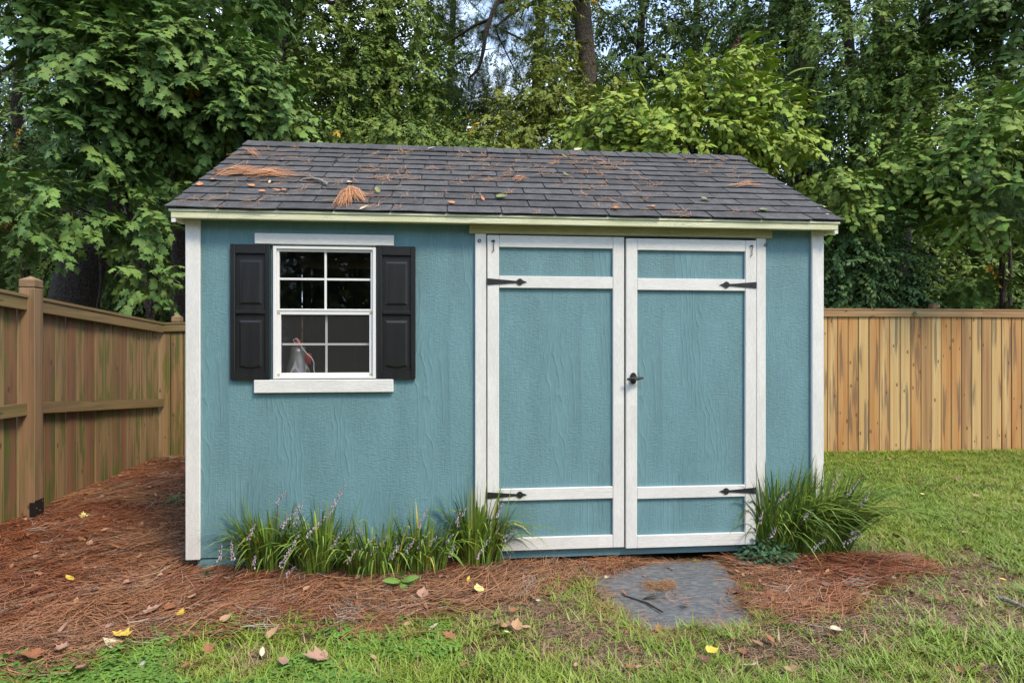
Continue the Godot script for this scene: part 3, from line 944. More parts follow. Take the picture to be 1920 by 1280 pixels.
func make_fences() -> void:
	# left fence, seen from its rail side: local x runs towards the viewer, local -z into the yard
	var ang := 0.0568
	var lx := Vector3(ang, 0, 1).normalized()
	var f := base("side_fence", Vector3(-3.528, 0, -3.5))
	f.basis = Basis(lx, Vector3.UP, lx.cross(Vector3.UP))
	tag(f, "mossy brown board fence with rails showing, beside the pine straw bed", "fence")
	var top := func(t: float) -> float: return 1.442 + 0.0535 * t
	var t := 0.03
	while t < 5.0:
		var w := 0.138 + rr(-0.004, 0.004)
		var flip := 1.0 if rng.randf() < 0.5 else -1.0
		var slide := rr(0.0, 0.13)
		var b := MB.new()
		var y1: float = top.call(t) - 0.03
		var wz: float = gh(-3.5, -3.5 + t)
		b.box(Vector3(t, wz - 0.05, 0.043), Vector3(t + w, y1, 0.059), 1, 0.004, Vector2(-t, 0.05 - wz))
		for q in b.u.size(): b.u[q] = Vector2(b.u[q].x / 0.142 * flip, b.u[q].y / 1.75 * 0.85 + slide)
		put("board", b.done(), M.mossy[rng.randi() % 5], f, Vector3(0, 0, rr(0, 0.012)))
		t += w + rr(0.006, 0.012)
	for q in [[0.0, 2.27], [2.375, 4.7]]:
		put("rail", sloped(q[0], q[1], top.call(q[0]) - 0.088, top.call(q[1]) - 0.088, 0.086, 0.0, 0.038), M.rail, f)
		put("cap_rail", sloped(q[0], q[1], top.call(q[0]) - 0.001, top.call(q[1]) - 0.001, 0.022, -0.008, 0.066), M.rail, f)
		var m0: float = 0.548 if q[0] < 1 else 0.735
		var m1: float = 0.735 if q[0] < 1 else 0.80
		put("rail", sloped(q[0], q[1], m0, m1, 0.085, 0.001, 0.037), M.rail, f)
	var p := fence_post(f, Vector3(2.322, 0, 0.005), 0.103, 1.722, M.post)
	fence_post(f, Vector3(4.76, 0, 0.005), 0.103, 1.84, M.post)
	var br := MB.new()
	br.box(Vector3(-0.053, -0.1, -0.0555), Vector3(0.053, 0.125, -0.0525), 1, 0.001)
	br.box(Vector3(0.0525, -0.1, -0.0555), Vector3(0.0555, 0.115, -0.02), 1, 0.001)
	var bk := put("bracket", br.done(), M.black, p)
	for q in [[-0.036, 0.105], [-0.005, 0.045], [-0.012, 0.01], [0.035, 0.07], [-0.03, -0.005]]:
		var sb := MB.new()
		sb.tube([Vector3(q[0], q[1], -0.0555), Vector3(q[0], q[1], -0.0585)], [0.006, 0.004], 8)
		put("screw", sb.done(), M.chrome, bk)
	# back fence, seen from its board side
	var g := base("back_fence", Vector3(-3.6, 0, -3.5))
	tag(g, "weathered orange-brown board fence along the back of the lawn", "fence")
	var topx := func(x: float) -> float: return lerpf(1.462, 1.668, clampf((x - 0.1) / 7.6, 0.0, 1.0)) - 0.004 * maxf(0.0, x - 7.6)
	var x := -0.14
	while x < 14.0:
		var w := 0.128 + rr(-0.004, 0.004)
		var flip := 1.0 if rng.randf() < 0.5 else -1.0
		var turn := 1.0 if rng.randf() < 0.6 else -1.0
		var slide := rr(0.0, 0.18)
		var b := MB.new()
		var wz := gh(x - 3.6, -3.5)
		b.box(Vector3(x, wz - rr(0.0, 0.02), -0.018), Vector3(x + w, topx.call(x) - 0.03, 0.0), 1, 0.0045, Vector2(-x, -wz))
		for q in b.u.size(): b.u[q] = Vector2(b.u[q].x / 0.134 * flip, (b.u[q].y / 1.75 * turn + (1.0 - turn) * 0.5) * 0.8 + slide)
		var left := x < 2.0
		put("board", b.done(), M.mossy[rng.randi() % 5] if left else M.warm[rng.randi() % 7], g, Vector3(0, 0, rr(-0.006, 0.0)))
		x += w + rr(0.005, 0.010)
	x = 0.0
	while x < 13.5:
		put("rail", sloped(x + 0.001, x + 2.439, topx.call(x) - 0.098, topx.call(x + 2.44) - 0.098, 0.078, 0.001, 0.022), M.rail if x < 2 else M.railw, g)
		put("cap_rail", sloped(x + 0.001, x + 2.439, topx.call(x) - 0.019, topx.call(x + 2.44) - 0.019, 0.019, -0.075, 0.03), M.rail if x < 2 else M.railw, g)
		x += 2.44
	for q in [[0.155, 1.555], [2.2, 1.60], [4.64, 1.66], [6.9, 1.72], [9.235, 1.745], [11.6, 1.74]]: fence_post(g, Vector3(q[0], 0, -0.13), 0.09, q[1], M.post if q[0] < 1 else M.railw)

# ------------------------------------------------------------------ foliage
const MAPLE := [Vector2(0, 0.02), Vector2(0.17, -0.05), Vector2(0.37, 0.06), Vector2(0.27, 0.19), Vector2(0.55, 0.46), Vector2(0.36, 0.47), Vector2(0.22, 0.55), Vector2(0.26, 0.76), Vector2(0.11, 0.78), Vector2(0, 1.05)]
const HEART := [Vector2(0, 0.05), Vector2(0.16, -0.09), Vector2(0.36, -0.03), Vector2(0.50, 0.18), Vector2(0.44, 0.36), Vector2(0.42, 0.52), Vector2(0.24, 0.68), Vector2(0.12, 0.84), Vector2(0, 1.02)]
const OVAL := [Vector2(0, 0), Vector2(0.19, 0.18), Vector2(0.25, 0.45), Vector2(0.17, 0.75), Vector2(0, 1.0)]
const IVY := [Vector2(0, 0.02), Vector2(0.22, -0.04), Vector2(0.42, 0.16), Vector2(0.24, 0.40), Vector2(0.16, 0.70), Vector2(0, 1.0)]
var SPRAY := {}

func tinted(v := 0.2) -> Color:
	if v > 0.15 and rng.randf() < 0.012: return Color(3.2, 1.7, 0.6)
	var k := 1.0 + rr(-v, v)
	return Color(k * (1.0 + rr(-0.12, 0.16)), k, k * (1.0 + rr(-0.15, 0.15)))

func leaf_xf(at: Vector3, dir: Vector3, up: Vector3, size: float) -> Transform3D:
	var y := dir.normalized()
	var z := (up - y * up.dot(y)).normalized()
	return Transform3D(Basis(y.cross(z) * size, y * size, z * size), at)

func make_sprays() -> void:
	var stem := Color(0.9, 0.7, 0.45)
	for k in [["maple", MAPLE, 11, 0.108, 0.34, 0.042], ["vine", HEART, 11, 0.084, 0.36, 0.05], ["ivy", IVY, 12, 0.07, 0.34, 0.025], ["small", OVAL, 18, 0.064, 0.36, 0.008]]:
		SPRAY[k[0]] = []
		for v in 4:
			var b := MB.new()
			var n: int = k[2]
			var l: float = k[4]
			var pts := []
			var rad := []
			var bend := rr(-0.25, 0.25)
			for i in 5:
				var t := i / 4.0
				pts.append(Vector3(l * t, -0.10 * l * t * t * 3.0, bend * l * t * t))
				rad.append(0.0032 * (1.0 - 0.7 * t))
			b.tube(pts, rad, 3, stem, false)
			for i in n:
				var t := (i + 0.6) / n
				var q: Vector3 = pts[int(t * 3.99)].lerp(pts[mini(int(t * 3.99) + 1, 4)], fmod(t * 3.99, 1.0))
				var sd := 1.0 if i % 2 == 0 else -1.0
				var dir := Vector3(rr(0.1, 0.9), -rr(0.05, 0.95), sd * rr(0.5, 1.0))
				if i == n - 1: dir = Vector3(1, -0.5, rr(-0.3, 0.3))
				dir = dir.normalized()
				var pet: float = k[5] * rr(0.6, 1.4)
				var a := q + dir * pet + Vector3(0, pet * 0.2, 0)
				if pet > 0.02: b.ribbon([q, a], [0.003, 0.0025], Vector3(0, 1, 0), Color(1.0, 0.8, 0.5))
				b.leaf(k[1], leaf_xf(a, dir, Vector3(rr(-0.1, 0.6), 1, rr(-0.5, 0.5)), float(k[3]) * rr(0.65, 1.25)), tinted(0.22), rr(0.05, 0.35), rr(0.0, 0.35))
			SPRAY[k[0]].append(b.done())
	SPRAY.needle = []
	for v in 2:
		var b := MB.new()
		b.tube([Vector3.ZERO, Vector3(0.2, 0, 0)], [0.005, 0.003], 4, Color(1.6, 0.9, 0.6), false)
		for i in 80:
			var q := Vector3(rr(0.03, 0.2), 0, 0)
			var d := Vector3(rr(0.2, 1.0), rr(-0.9, 0.9), rr(-0.9, 0.9)).normalized()
			b.ribbon([q, q + d * 0.1, q + d * 0.19 + Vector3(0, -0.02, 0)], [0.0026, 0.0022, 0.0], d.cross(Vector3(0.3, 1, 0.2)).normalized(), tinted(0.2))
		SPRAY.needle.append(b.done())
	SPRAY.pinnate = []
	for v in 2:
		var b := MB.new()
		var pts := []
		for i in 7: pts.append(Vector3(0.46 * i / 6.0, 0.02 * i - 0.006 * i * i, 0))
		b.tube(pts, [0.004, 0.004, 0.0035, 0.003, 0.0025, 0.002, 0.0015], 4, Color(1.5, 0.6, 0.5), false)
		for i in 17:
			var t := (i + 1.0) / 17.5
			var q: Vector3 = pts[int(t * 5.99)].lerp(pts[int(t * 5.99) + 1], fmod(t * 5.99, 1.0))
			for sd in [-1.0, 1.0]:
				b.leaf(OVAL, leaf_xf(q, Vector3(0.55, -0.25, sd), Vector3(0, 1, sd * 0.2), 0.075 * (1.15 - 0.5 * absf(t - 0.45))) , tinted(0.12), 0.2, 0.25)
		SPRAY.pinnate.append(b.done())

const PAL := {        # leaf colours, least and most yellow; sets are shared between plants
	"maple": [Color(0.105, 0.195, 0.048), Color(0.185, 0.290, 0.065)],
	"grape": [Color(0.210, 0.305, 0.040), Color(0.330, 0.405, 0.060)],
	"shaded_green": [Color(0.140, 0.230, 0.042), Color(0.230, 0.315, 0.055)],  # dimmer version of the grape set, shade mixed into the leaf colour
	"oak": [Color(0.078, 0.140, 0.036), Color(0.140, 0.210, 0.050)],  # darker set for shaded trees of any kind, the shade painted in
	"tulip": [Color(0.108, 0.180, 0.034), Color(0.195, 0.270, 0.048)],
	"ivy": [Color(0.140, 0.185, 0.026), Color(0.230, 0.270, 0.040)],
	"privet": [Color(0.075, 0.145, 0.048), Color(0.130, 0.215, 0.060)],
	"pine": [Color(0.058, 0.108, 0.036), Color(0.095, 0.150, 0.046)],
}

# puffs: [x px, y px, depth m, half width px, half height px, half depth m, density]
func crown(parent: Node3D, kind: String, pal: String, puffs: Array, scale_ := 1.0, called := "crown") -> void:
	var cps := []
	for m in SPRAY[kind]: cps.append(Copies.new())
	var each := 0.105 if kind in ["maple", "vine"] else 0.085
	for p in puffs:
		var c := at_depth(p[0], p[1], p[2])
		var rx: float = p[3] * p[2] / FOCAL
		var ry: float = p[4] * p[2] / FOCAL
		var rz: float = p[5]
		var n := int(float(p[6]) * (0.45 if p[1] < -50 else 1.0) * (2.7 if p[2] > 13.0 else 2.3) * PI * rx * ry / (each * scale_ * scale_))
		var off := rr(0, 1000)
		var made := 0
		var tries := 0
		while made < n and tries < n * 4:
			tries += 1
			var d := rv()
			if d.length() > 1.0 or d.length() < 0.01: continue
			var q := d.normalized() * pow(d.length(), 0.55)
			var w := c + Vector3(q.x * rx, q.y * ry, q.z * rz)
			if nz(w.x * 95 + off, w.y * 95, w.z * 95) < -0.12: continue
			if w.y < 0.15 or (w.z > -3.75 and w.y < 2.3): continue
			made += 1
			var out := Vector3(q.x, q.y * 0.4 - 0.1, q.z + 0.25)
			var f := (out.normalized() * 0.9 + rv() * 0.75 + Vector3(0, -0.28, 0)).normalized()
			if kind == "needle": f = (out + rv() + Vector3(0, 0.3, 0)).normalized()
			if kind == "pinnate": f = (Vector3(d.x, 0.25, d.z + 0.3) + rv() * 0.3).normalized()
			var up := (Vector3.UP + rv() * 0.35).normalized()
			var z := f.cross(up).normalized()
			var s := scale_ * rr(0.75, 1.3)
			var t := Transform3D(Basis(f * s, z.cross(f) * s, z * s), w)
			var col: Color = PAL[pal][0].lerp(PAL[pal][1], clampf(rng.randf() * 0.75 + nz(w.x * 60, w.y * 60, w.z * 60 + off) * 0.5, 0.0, 1.0))
			var odd := rng.randf()
			if odd < 0.002 and kind != "needle": col = Color(0.42, 0.27, 0.035)
			elif odd < 0.03: col = col * 1.35
			cps[rng.randi() % cps.size()].add(t, col)
	for i in cps.size():
		if cps[i].b.size(): put_copies(called, SPRAY[kind][i], cps[i], M.leaf, parent)

func path(p: Array, to_ground := true) -> Array:
	var o := []
	for q in p: o.append(at_depth(q[0], q[1], q[2]))
	if to_ground: o[0].y = gh(o[0].x, o[0].z) - 0.1
	return o
func smooth_path(p: Array, r: Array, step := 4) -> Array:
	var o := []
	var q := []
	for i in p.size() - 1:
		for k in step:
			var t := float(k) / step
			o.append(p[i].cubic_interpolate(p[i + 1], p[maxi(i - 1, 0)], p[mini(i + 2, p.size() - 1)], t))
			q.append(lerpf(r[i], r[i + 1], t))
	o.append(p[-1]); q.append(r[-1])
	return [o, q]

# trunk: [[x px, y px, depth], ...] from the ground up; limbs reach from it to each puff
func tree(called: String, label: String, category: String, group: String, trunk: Array, rad: Array, bark: Material, kind: String, pal: String, puffs: Array, scale_ := 1.0, limbs := true) -> Node3D:
	var o := base(called)
	tag(o, label, category, group)
	if trunk.size():
		var pts := path(trunk)
		var sp := smooth_path(pts, rad)
		var b := MB.new()
		b.tube(sp[0], sp[1], 14 if rad[0] > 0.06 else 7, Color.WHITE, true, 0.05, int(trunk[0][0]))
		put("trunk" if rad[0] > 0.045 else "stem", b.done(), bark, o)
		if limbs:
			for p in puffs:
				var c := at_depth(p[0], p[1], p[2])
				var best := 0
				for i in sp[0].size():
					if absf(sp[0][i].y - (c.y - 0.6)) < absf(sp[0][best].y - (c.y - 0.6)): best = i
				var a: Vector3 = sp[0][best]
				if a.distance_to(c) < 0.25: continue
				var r0 := minf(sp[1][best] * 0.45, 0.012 + 0.012 * a.distance_to(c))
				var mid := a.lerp(c, 0.5) + Vector3(rr(-0.1, 0.1), rr(0.05, 0.3), rr(-0.1, 0.1))
				var lb := MB.new()
				var lp := smooth_path([a, mid, c + rv() * 0.15], [r0, r0 * 0.6, r0 * 0.18], 4)
				lb.tube(lp[0], lp[1], 6, Color.WHITE, false)
				put("limb", lb.done(), bark, o)
				var cx := at_depth(p[0] + p[3] * 0.6, p[1], p[2])
				for s in 3:
					var e: Vector3 = c + Vector3(rr(-1, 1) * c.distance_to(cx), rr(-0.5, 0.4) * c.distance_to(cx), rr(-0.4, 0.6) * p[5])
					var tb := MB.new()
					var tp := smooth_path([mid.lerp(c, rr(0.2, 0.9)), c.lerp(e, 0.5) + rv() * 0.12, e], [r0 * 0.3, r0 * 0.2, 0.003], 3)
					tb.tube(tp[0], tp[1], 5, Color.WHITE, false)
					put("twig", tb.done(), bark, o)
	crown(o, kind, pal, puffs, scale_)
	return o

func branch(o: Node3D, p: Array, r: Array, m: Material, called := "limb") -> void:
	var sp := smooth_path(path(p, false), r, 4)
	var b := MB.new()
	b.tube(sp[0], sp[1], 7, Color.WHITE, true, 0.06, int(p[0][0]))
	put(called, b.done(), m, o)

func make_wood() -> void:
	noise.seed = 21
	make_sprays()
	var g := "trees in the wood behind the fences"
	# --- left
	var t := tree("oak_tree", "big dark leaning oak trunk behind the mossy side fence", "tree", g, [[132, 640, 9.6], [140, 560, 9.6], [172, 448, 9.7], [205, 350, 9.8], [234, 250, 10.0], [240, 60, 10.4], [236, -300, 11]], [0.42, 0.34, 0.27, 0.22, 0.19, 0.16, 0.09], M.bark, "ivy", "oak",
		[[330, 40, 10.5, 170, 100, 1.3, 5], [150, -120, 10.5, 300, 160, 1.6, 9], [420, -200, 10, 260, 160, 1.6, 7], [60, 220, 10.8, 80, 80, 0.9, 3], [230, 200, 10.6, 140, 90, 0.9, 4]])
	branch(t, [[170, 620, 9.2], [185, 560, 9.25], [188, 500, 9.3], [178, 440, 9.35]], [0.022, 0.02, 0.018, 0.012], M.bark, "vine")
	branch(t, [[236, 150, 10.2], [120, 80, 10.6], [40, 110, 11], [-40, 170, 11.2]], [0.07, 0.05, 0.045, 0.03], M.bark)
	tree("maple_tree", "maple with broad bright lobed leaves arching over the shed's window end", "tree", g, [[338, 640, 9.0], [336, 520, 9.0], [338, 430, 8.9], [330, 300, 8.7], [345, 120, 8.4], [360, -60, 8.2]], [0.12, 0.11, 0.10, 0.085, 0.06, 0.03], M.bark, "maple", "maple",
		[[430, 165, 7.7, 130, 75, 0.7, 6], [330, 120, 7.5, 130, 80, 0.7, 6], [210, 120, 7.3, 110, 80, 0.6, 6], [510, 230, 8.0, 70, 50, 0.6, 6], [390, 60, 7.9, 100, 60, 0.8, 6], [220, 30, 7.6, 150, 55, 0.7, 6], [165, 215, 7.2, 60, 65, 0.4, 5], [310, 215, 7.8, 110, 60, 0.6, 6], [420, 245, 8.1, 90, 45, 0.6, 6], [110, 60, 7.4, 60, 60, 0.5, 5], [330, -110, 7.8, 280, 110, 1.3, 9], [100, -150, 7.0, 260, 110, 1.0, 9], [195, 290, 7.7, 45, 60, 0.4, 4.5], [345, 305, 8.2, 70, 50, 0.5, 5]])
	t = tree("maple_sapling", "thin pale maple sapling with lobed leaves drooping over the side fence", "tree", g, [[288, 640, 8.0], [282, 600, 8.0], [256, 470, 7.95], [236, 371, 7.9], [218, 285, 7.85], [190, 190, 7.7]], [0.05, 0.048, 0.042, 0.035, 0.028, 0.015], M.pinebark, "maple", "maple",
		[[100, 385, 6.9, 100, 45, 0.5, 4], [25, 430, 6.6, 60, 40, 0.4, 4], [150, 420, 7.3, 60, 32, 0.4, 3.5], [265, 420, 7.3, 35, 35, 0.35, 3], [280, 510, 7.25, 24, 60, 0.3, 4], [60, 345, 7.2, 80, 40, 0.5, 4], [205, 330, 7.4, 40, 40, 0.3, 4], [310, 375, 7.8, 35, 45, 0.4, 3]])
	tree("understory_tree", "slim dark tree in the shade left of the oak", "tree", g, [[40, 640, 11.5], [50, 400, 11.5], [30, 200, 11.5], [60, -60, 11.4]], [0.12, 0.11, 0.09, 0.04], M.bark, "small", "oak",
		[[30, 330, 11.6, 90, 90, 0.8, 5], [10, 210, 12, 70, 60, 0.8, 2.2], [70, 480, 11.2, 120, 70, 0.9, 4.5], [210, 500, 11.6, 120, 70, 0.9, 3.5], [320, 480, 11.4, 60, 90, 0.8, 3], [330, 350, 11.6, 90, 80, 0.9, 4]])
	t = tree("pine_tree", "straight brown pine trunk rising behind the maple near the ridge", "tree", g, [[452, 640, 10.6], [470, 420, 10.6], [500, 250, 10.6], [517, 140, 10.6], [530, 0, 10.6], [545, -260, 10.8]], [0.2, 0.18, 0.16, 0.145, 0.135, 0.10], M.pinebark, "needle", "pine",
		[[560, -160, 10.5, 220, 90, 1.3, 6], [430, -120, 10.4, 160, 60, 1.0, 5]])
	branch(t, [[528, 22, 10.6], [480, 22, 10.4], [440, 18, 10.2], [400, 6, 10.1]], [0.06, 0.05, 0.04, 0.025], M.pinebark)
	branch(t, [[533, 14, 10.6], [580, 2, 10.5], [640, 4, 10.4], [690, -12, 10.3]], [0.05, 0.04, 0.03, 0.02], M.pinebark)
	# --- centre left: vine-hung tree
	tree("vine_hung_tree", "yellow-green tree draped in climbing vines beside the pine trunk", "tree", g, [[690, 640, 11.6], [700, 300, 11.5], [715, 100, 11.4], [730, -160, 11.3]], [0.2, 0.16, 0.13, 0.07], M.bark, "ivy", "tulip",
		[[650, 70, 11.0, 100, 90, 0.9, 6], [740, 60, 11.0, 85, 90, 0.8, 6], [700, 160, 10.7, 110, 80, 0.8, 6.5], [620, 190, 10.4, 80, 70, 0.7, 6], [780, 150, 10.8, 50, 80, 0.6, 5], [700, 245, 10.2, 110, 50, 0.7, 6.5], [590, 20, 11.2, 70, 70, 0.8, 4.5], [670, -90, 11.0, 170, 80, 1.2, 4]], 1.05)
	tree("privet_shrub", "dense small-leaved shrub just behind the ridge's window end", "shrub", "shrubs behind the fences", [[640, 640, 9.0], [650, 400, 8.9], [660, 300, 8.8]], [0.03, 0.025, 0.015], M.bark, "small", "tulip",
		[[560, 262, 8.8, 60, 30, 0.6, 9], [650, 262, 8.8, 80, 35, 0.6, 9], [740, 265, 8.9, 80, 36, 0.6, 9], [830, 275, 9.0, 60, 30, 0.6, 8]])
	# --- centre: open, pine boughs and far thin trees
	t = tree("far_pine", "distant pine with hanging dark boughs in the open gap", "tree", g, [[985, 640, 15.5], [1000, 300, 15.4], [1010, 100, 15.3], [1030, -160, 15.2]], [0.16, 0.14, 0.12, 0.08], M.bark, "needle", "pine",
		[[880, 30, 14.8, 70, 40, 0.8, 5], [870, 165, 14.8, 75, 32, 0.8, 5], [940, 190, 15.0, 60, 40, 0.8, 4], [990, 60, 15.2, 60, 60, 0.8, 3.5], [900, -70, 15.0, 160, 50, 1.0, 5]], 1.3, false)
	branch(t, [[1012, -10, 13.2], [945, 0, 13.0], [928, 14, 12.9], [912, 60, 12.8], [905, 100, 12.8], [896, 130, 12.8], [881, 146, 12.8], [878, 165, 12.8]], [0.06, 0.055, 0.05, 0.045, 0.04, 0.035, 0.025, 0.015], M.bark)
	branch(t, [[918, 36, 12.9], [890, 48, 13.0], [855, 70, 13.2], [800, 100, 13.4]], [0.035, 0.03, 0.025, 0.015], M.bark)
	branch(t, [[1000, 5, 13.2], [962, 24, 13.1], [930, 50, 13.0]], [0.045, 0.035, 0.02], M.bark)
	branch(t, [[1010, 90, 15.3], [950, 60, 15.2], [930, 55, 15.1], [960, 120, 15.0], [980, 150, 15.0]], [0.03, 0.025, 0.02, 0.015, 0.01], M.bark, "twig")
	tree("thin_tree", "sparse pale-leaved tree with sky between its hanging vines", "tree", g, [[845, 640, 17], [840, 300, 17], [850, 0, 17], [850, -120, 17]], [0.14, 0.11, 0.08, 0.05], M.bark, "small", "tulip",
		[[835, 130, 17, 30, 90, 0.7, 3.2], [870, 215, 17, 60, 40, 0.8, 5], [825, 210, 16.5, 35, 60, 0.7, 4], [940, 230, 17, 90, 35, 0.8, 6], [850, 20, 17, 50, 40, 0.7, 2.0], [920, 90, 17.5, 60, 45, 0.7, 1.6]], 1.25)
	tree("gap_shrub", "yellow-green shrub filling the gap behind the middle of the ridge", "shrub", "shrubs behind the fences", [[970, 640, 11.2], [975, 400, 11.1], [980, 260, 11]], [0.05, 0.04, 0.02], M.bark, "ivy", "ivy",
		[[930, 250, 11, 90, 40, 0.7, 6], [1010, 215, 11.2, 60, 50, 0.7, 5.5], [890, 275, 10.4, 90, 30, 0.7, 6], [1000, 270, 10.6, 100, 35, 0.7, 6], [970, 190, 11.4, 50, 28, 0.6, 4]], 0.95)
	# --- ivy trunk
	tree("ivy_clad_tree", "tall pale trunk wrapped in ivy rising above the left door", "tree", g, [[1118, 640, 11.8], [1112, 350, 11.8], [1106, 200, 11.8], [1098, 90, 11.8], [1090, 0, 11.8], [1078, -240, 11.9]], [0.22, 0.2, 0.185, 0.175, 0.165, 0.13], M.pinebark, "ivy", "ivy",
		[[1040, 70, 11.6, 42, 70, 0.5, 6.5], [1035, 160, 11.4, 48, 50, 0.5, 6.5], [1060, 210, 11.2, 60, 40, 0.6, 6], [1128, 180, 11.2, 45, 45, 0.5, 5], [1100, -60, 11.8, 90, 70, 0.8, 5], [1020, -30, 11.8, 70, 70, 0.8, 5]], 0.95, false)
	tree("dark_leaved_tree", "dark sparse-leaved tree with bits of sky showing, right of the ivy trunk", "tree", g, [[1215, 640, 13.5], [1212, 300, 13.5], [1200, 100, 13.4], [1220, -150, 13.4]], [0.14, 0.12, 0.09, 0.05], M.bark, "ivy", "oak",
		[[1220, 50, 13.2, 75, 60, 0.8, 4], [1170, 130, 13, 60, 50, 0.7, 4.5], [1250, 130, 13, 60, 45, 0.7, 4.5], [1300, 40, 13.3, 40, 70, 0.7, 2.6], [1150, 20, 13.3, 30, 40, 0.5, 3.5], [1240, -80, 13.2, 180, 70, 1.1, 3.5], [1340, 60, 13, 60, 80, 0.8, 4]], 1.1)
	# --- bright mound behind the doors
	t = tree("grape_thicket", "mounded thicket of bright yellow-green grape leaves behind the ridge", "shrub", "shrubs behind the fences", [[1290, 640, 8.4], [1300, 400, 8.3], [1310, 250, 8.2], [1330, 170, 8.2]], [0.05, 0.045, 0.035, 0.02], M.bark, "vine", "grape",
		[[1330, 175, 8.1, 95, 48, 0.6, 7], [1210, 215, 7.9, 95, 42, 0.6, 7], [1415, 215, 8.1, 70, 48, 0.5, 7], [1300, 260, 7.7, 150, 34, 0.6, 7], [1120, 245, 8.0, 60, 38, 0.5, 6.5], [1370, 135, 8.3, 55, 32, 0.5, 6], [1450, 270, 8.0, 50, 40, 0.5, 6]], 0.82)
	branch(t, [[1300, 250, 8.2], [1320, 140, 8.3], [1345, 100, 8.3]], [0.02, 0.015, 0.008], M.bark, "stem")
	t = tree("sumac", "sumac with feathery fronds and red seed heads above the grape thicket", "shrub", "shrubs behind the fences", [[1370, 640, 8.6], [1378, 300, 8.5], [1388, 160, 8.4], [1392, 110, 8.4]], [0.03, 0.025, 0.018, 0.012], M.bark, "pinnate", "shaded_green",
		[[1388, 105, 8.35, 30, 35, 0.3, 0.8], [1440, 150, 8.3, 30, 25, 0.3, 0.7], [1280, 250, 7.5, 40, 20, 0.3, 1.2]], 0.8, false)
	for q in [[1378, 92, 8.2], [1417, 122, 8.1], [1385, 78, 8.3]]:
		var sb := MB.new()
		var c := at_depth(q[0], q[1], q[2])
		for i in 60:
			var h := rng.randf()
			var a := c + Vector3(rr(-1, 1) * 0.022 * (1 - h), h * 0.12 - 0.05, rr(-1, 1) * 0.022 * (1 - h))
			sb.tube([a, a + rv() * 0.012], [0.007, 0.003], 4, Color(0.16, 0.035, 0.025) * rr(0.6, 1.3))
		put("seed_head", sb.done(), M.dry, t)
	# --- right
	tree("vine_clad_trunk", "dark trunk smothered in hanging vines behind the right door", "tree", g, [[1505, 640, 10.8], [1502, 350, 10.8], [1498, 150, 10.8], [1490, 0, 10.8], [1480, -260, 10.9]], [0.24, 0.22, 0.2, 0.19, 0.15], M.bark, "ivy", "oak",
		[[1495, 60, 10.5, 40, 90, 0.4, 6], [1510, 200, 10.4, 42, 80, 0.4, 6], [1440, 70, 10.8, 60, 70, 0.6, 5], [1420, 0, 11, 80, 60, 0.8, 5], [1540, 290, 10.2, 50, 50, 0.5, 6], [1480, -130, 10.8, 200, 90, 1.2, 4]], 1.0)
	t = tree("broad_tree", "broad green tree with layered boughs beyond the right fence", "tree", g, [[1690, 640, 10.4], [1685, 400, 10.4], [1660, 200, 10.3], [1650, 0, 10.2], [1660, -200, 10.2]], [0.2, 0.17, 0.14, 0.1, 0.06], M.bark, "ivy", "tulip",
		[[1610, 70, 9.6, 90, 70, 0.7, 5.5], [1690, 40, 9.5, 90, 60, 0.7, 5.5], [1600, 180, 9.6, 70, 60, 0.6, 5], [1690, 150, 9.4, 90, 55, 0.7, 6], [1760, 90, 9.6, 70, 60, 0.6, 5.5], [1720, 240, 9.2, 90, 50, 0.6, 6], [1630, 270, 9.3, 60, 40, 0.5, 5], [1680, -90, 9.8, 220, 80, 1.2, 4], [1800, 190, 9.0, 60, 40, 0.5, 5]], 1.1)
	tree("sweetgum_tree", "dark lobed-leaf tree reaching in from the side above the right fence", "tree", g, [[2010, 640, 9.5], [2000, 300, 9.4], [1990, 100, 9.3], [1980, -200, 9.2]], [0.18, 0.15, 0.12, 0.06], M.bark, "maple", "oak",
		[[1850, 20, 8.8, 70, 40, 0.5, 5], [1900, 160, 8.6, 45, 35, 0.4, 4], [1960, 60, 8.8, 70, 90, 0.7, 4.5], [1790, 20, 9.2, 50, 40, 0.5, 5], [1900, -90, 8.9, 180, 70, 1.1, 4]])
	tree("grape_curtain", "hanging curtain of pale heart-shaped grape leaves over the right fence", "shrub", "shrubs behind the fences", [[1880, 640, 8.0], [1880, 450, 7.9], [1860, 330, 7.7], [1850, 240, 7.7]], [0.04, 0.035, 0.025, 0.015], M.bark, "vine", "shaded_green",
		[[1850, 260, 7.5, 85, 55, 0.5, 6.5], [1900, 330, 7.3, 60, 60, 0.45, 6.5], [1800, 330, 7.6, 75, 45, 0.5, 6], [1870, 400, 7.3, 70, 35, 0.4, 6], [1905, 215, 7.6, 50, 40, 0.4, 6], [1740, 300, 7.9, 60, 45, 0.4, 5.5]], 0.95)
	tree("heart_leaf_vines", "low tangle of heart-leaved vines just past the roof's door end", "shrub", "shrubs behind the fences", [[1640, 640, 8.6], [1640, 450, 8.5], [1640, 340, 8.4]], [0.03, 0.025, 0.015], M.bark, "vine", "shaded_green",
		[[1640, 330, 8.2, 80, 40, 0.5, 6], [1560, 350, 8.0, 55, 35, 0.4, 6.5], [1700, 370, 8.1, 60, 35, 0.4, 5.5], [1600, 385, 7.9, 60, 30, 0.4, 6]], 0.85)
	tree("bluegreen_shrub", "fine-leaved blue-green shrub pressed against the back of the right fence", "shrub", "shrubs behind the fences", [[1610, 640, 8.3], [1612, 560, 8.25], [1615, 450, 8.2]], [0.03, 0.025, 0.015], M.bark, "small", "privet",
		[[1610, 430, 8.1, 65, 45, 0.45, 9], [1580, 510, 7.95, 60, 45, 0.4, 9], [1650, 500, 8.0, 70, 50, 0.4, 9], [1650, 555, 7.9, 80, 30, 0.3, 9]], 0.9)
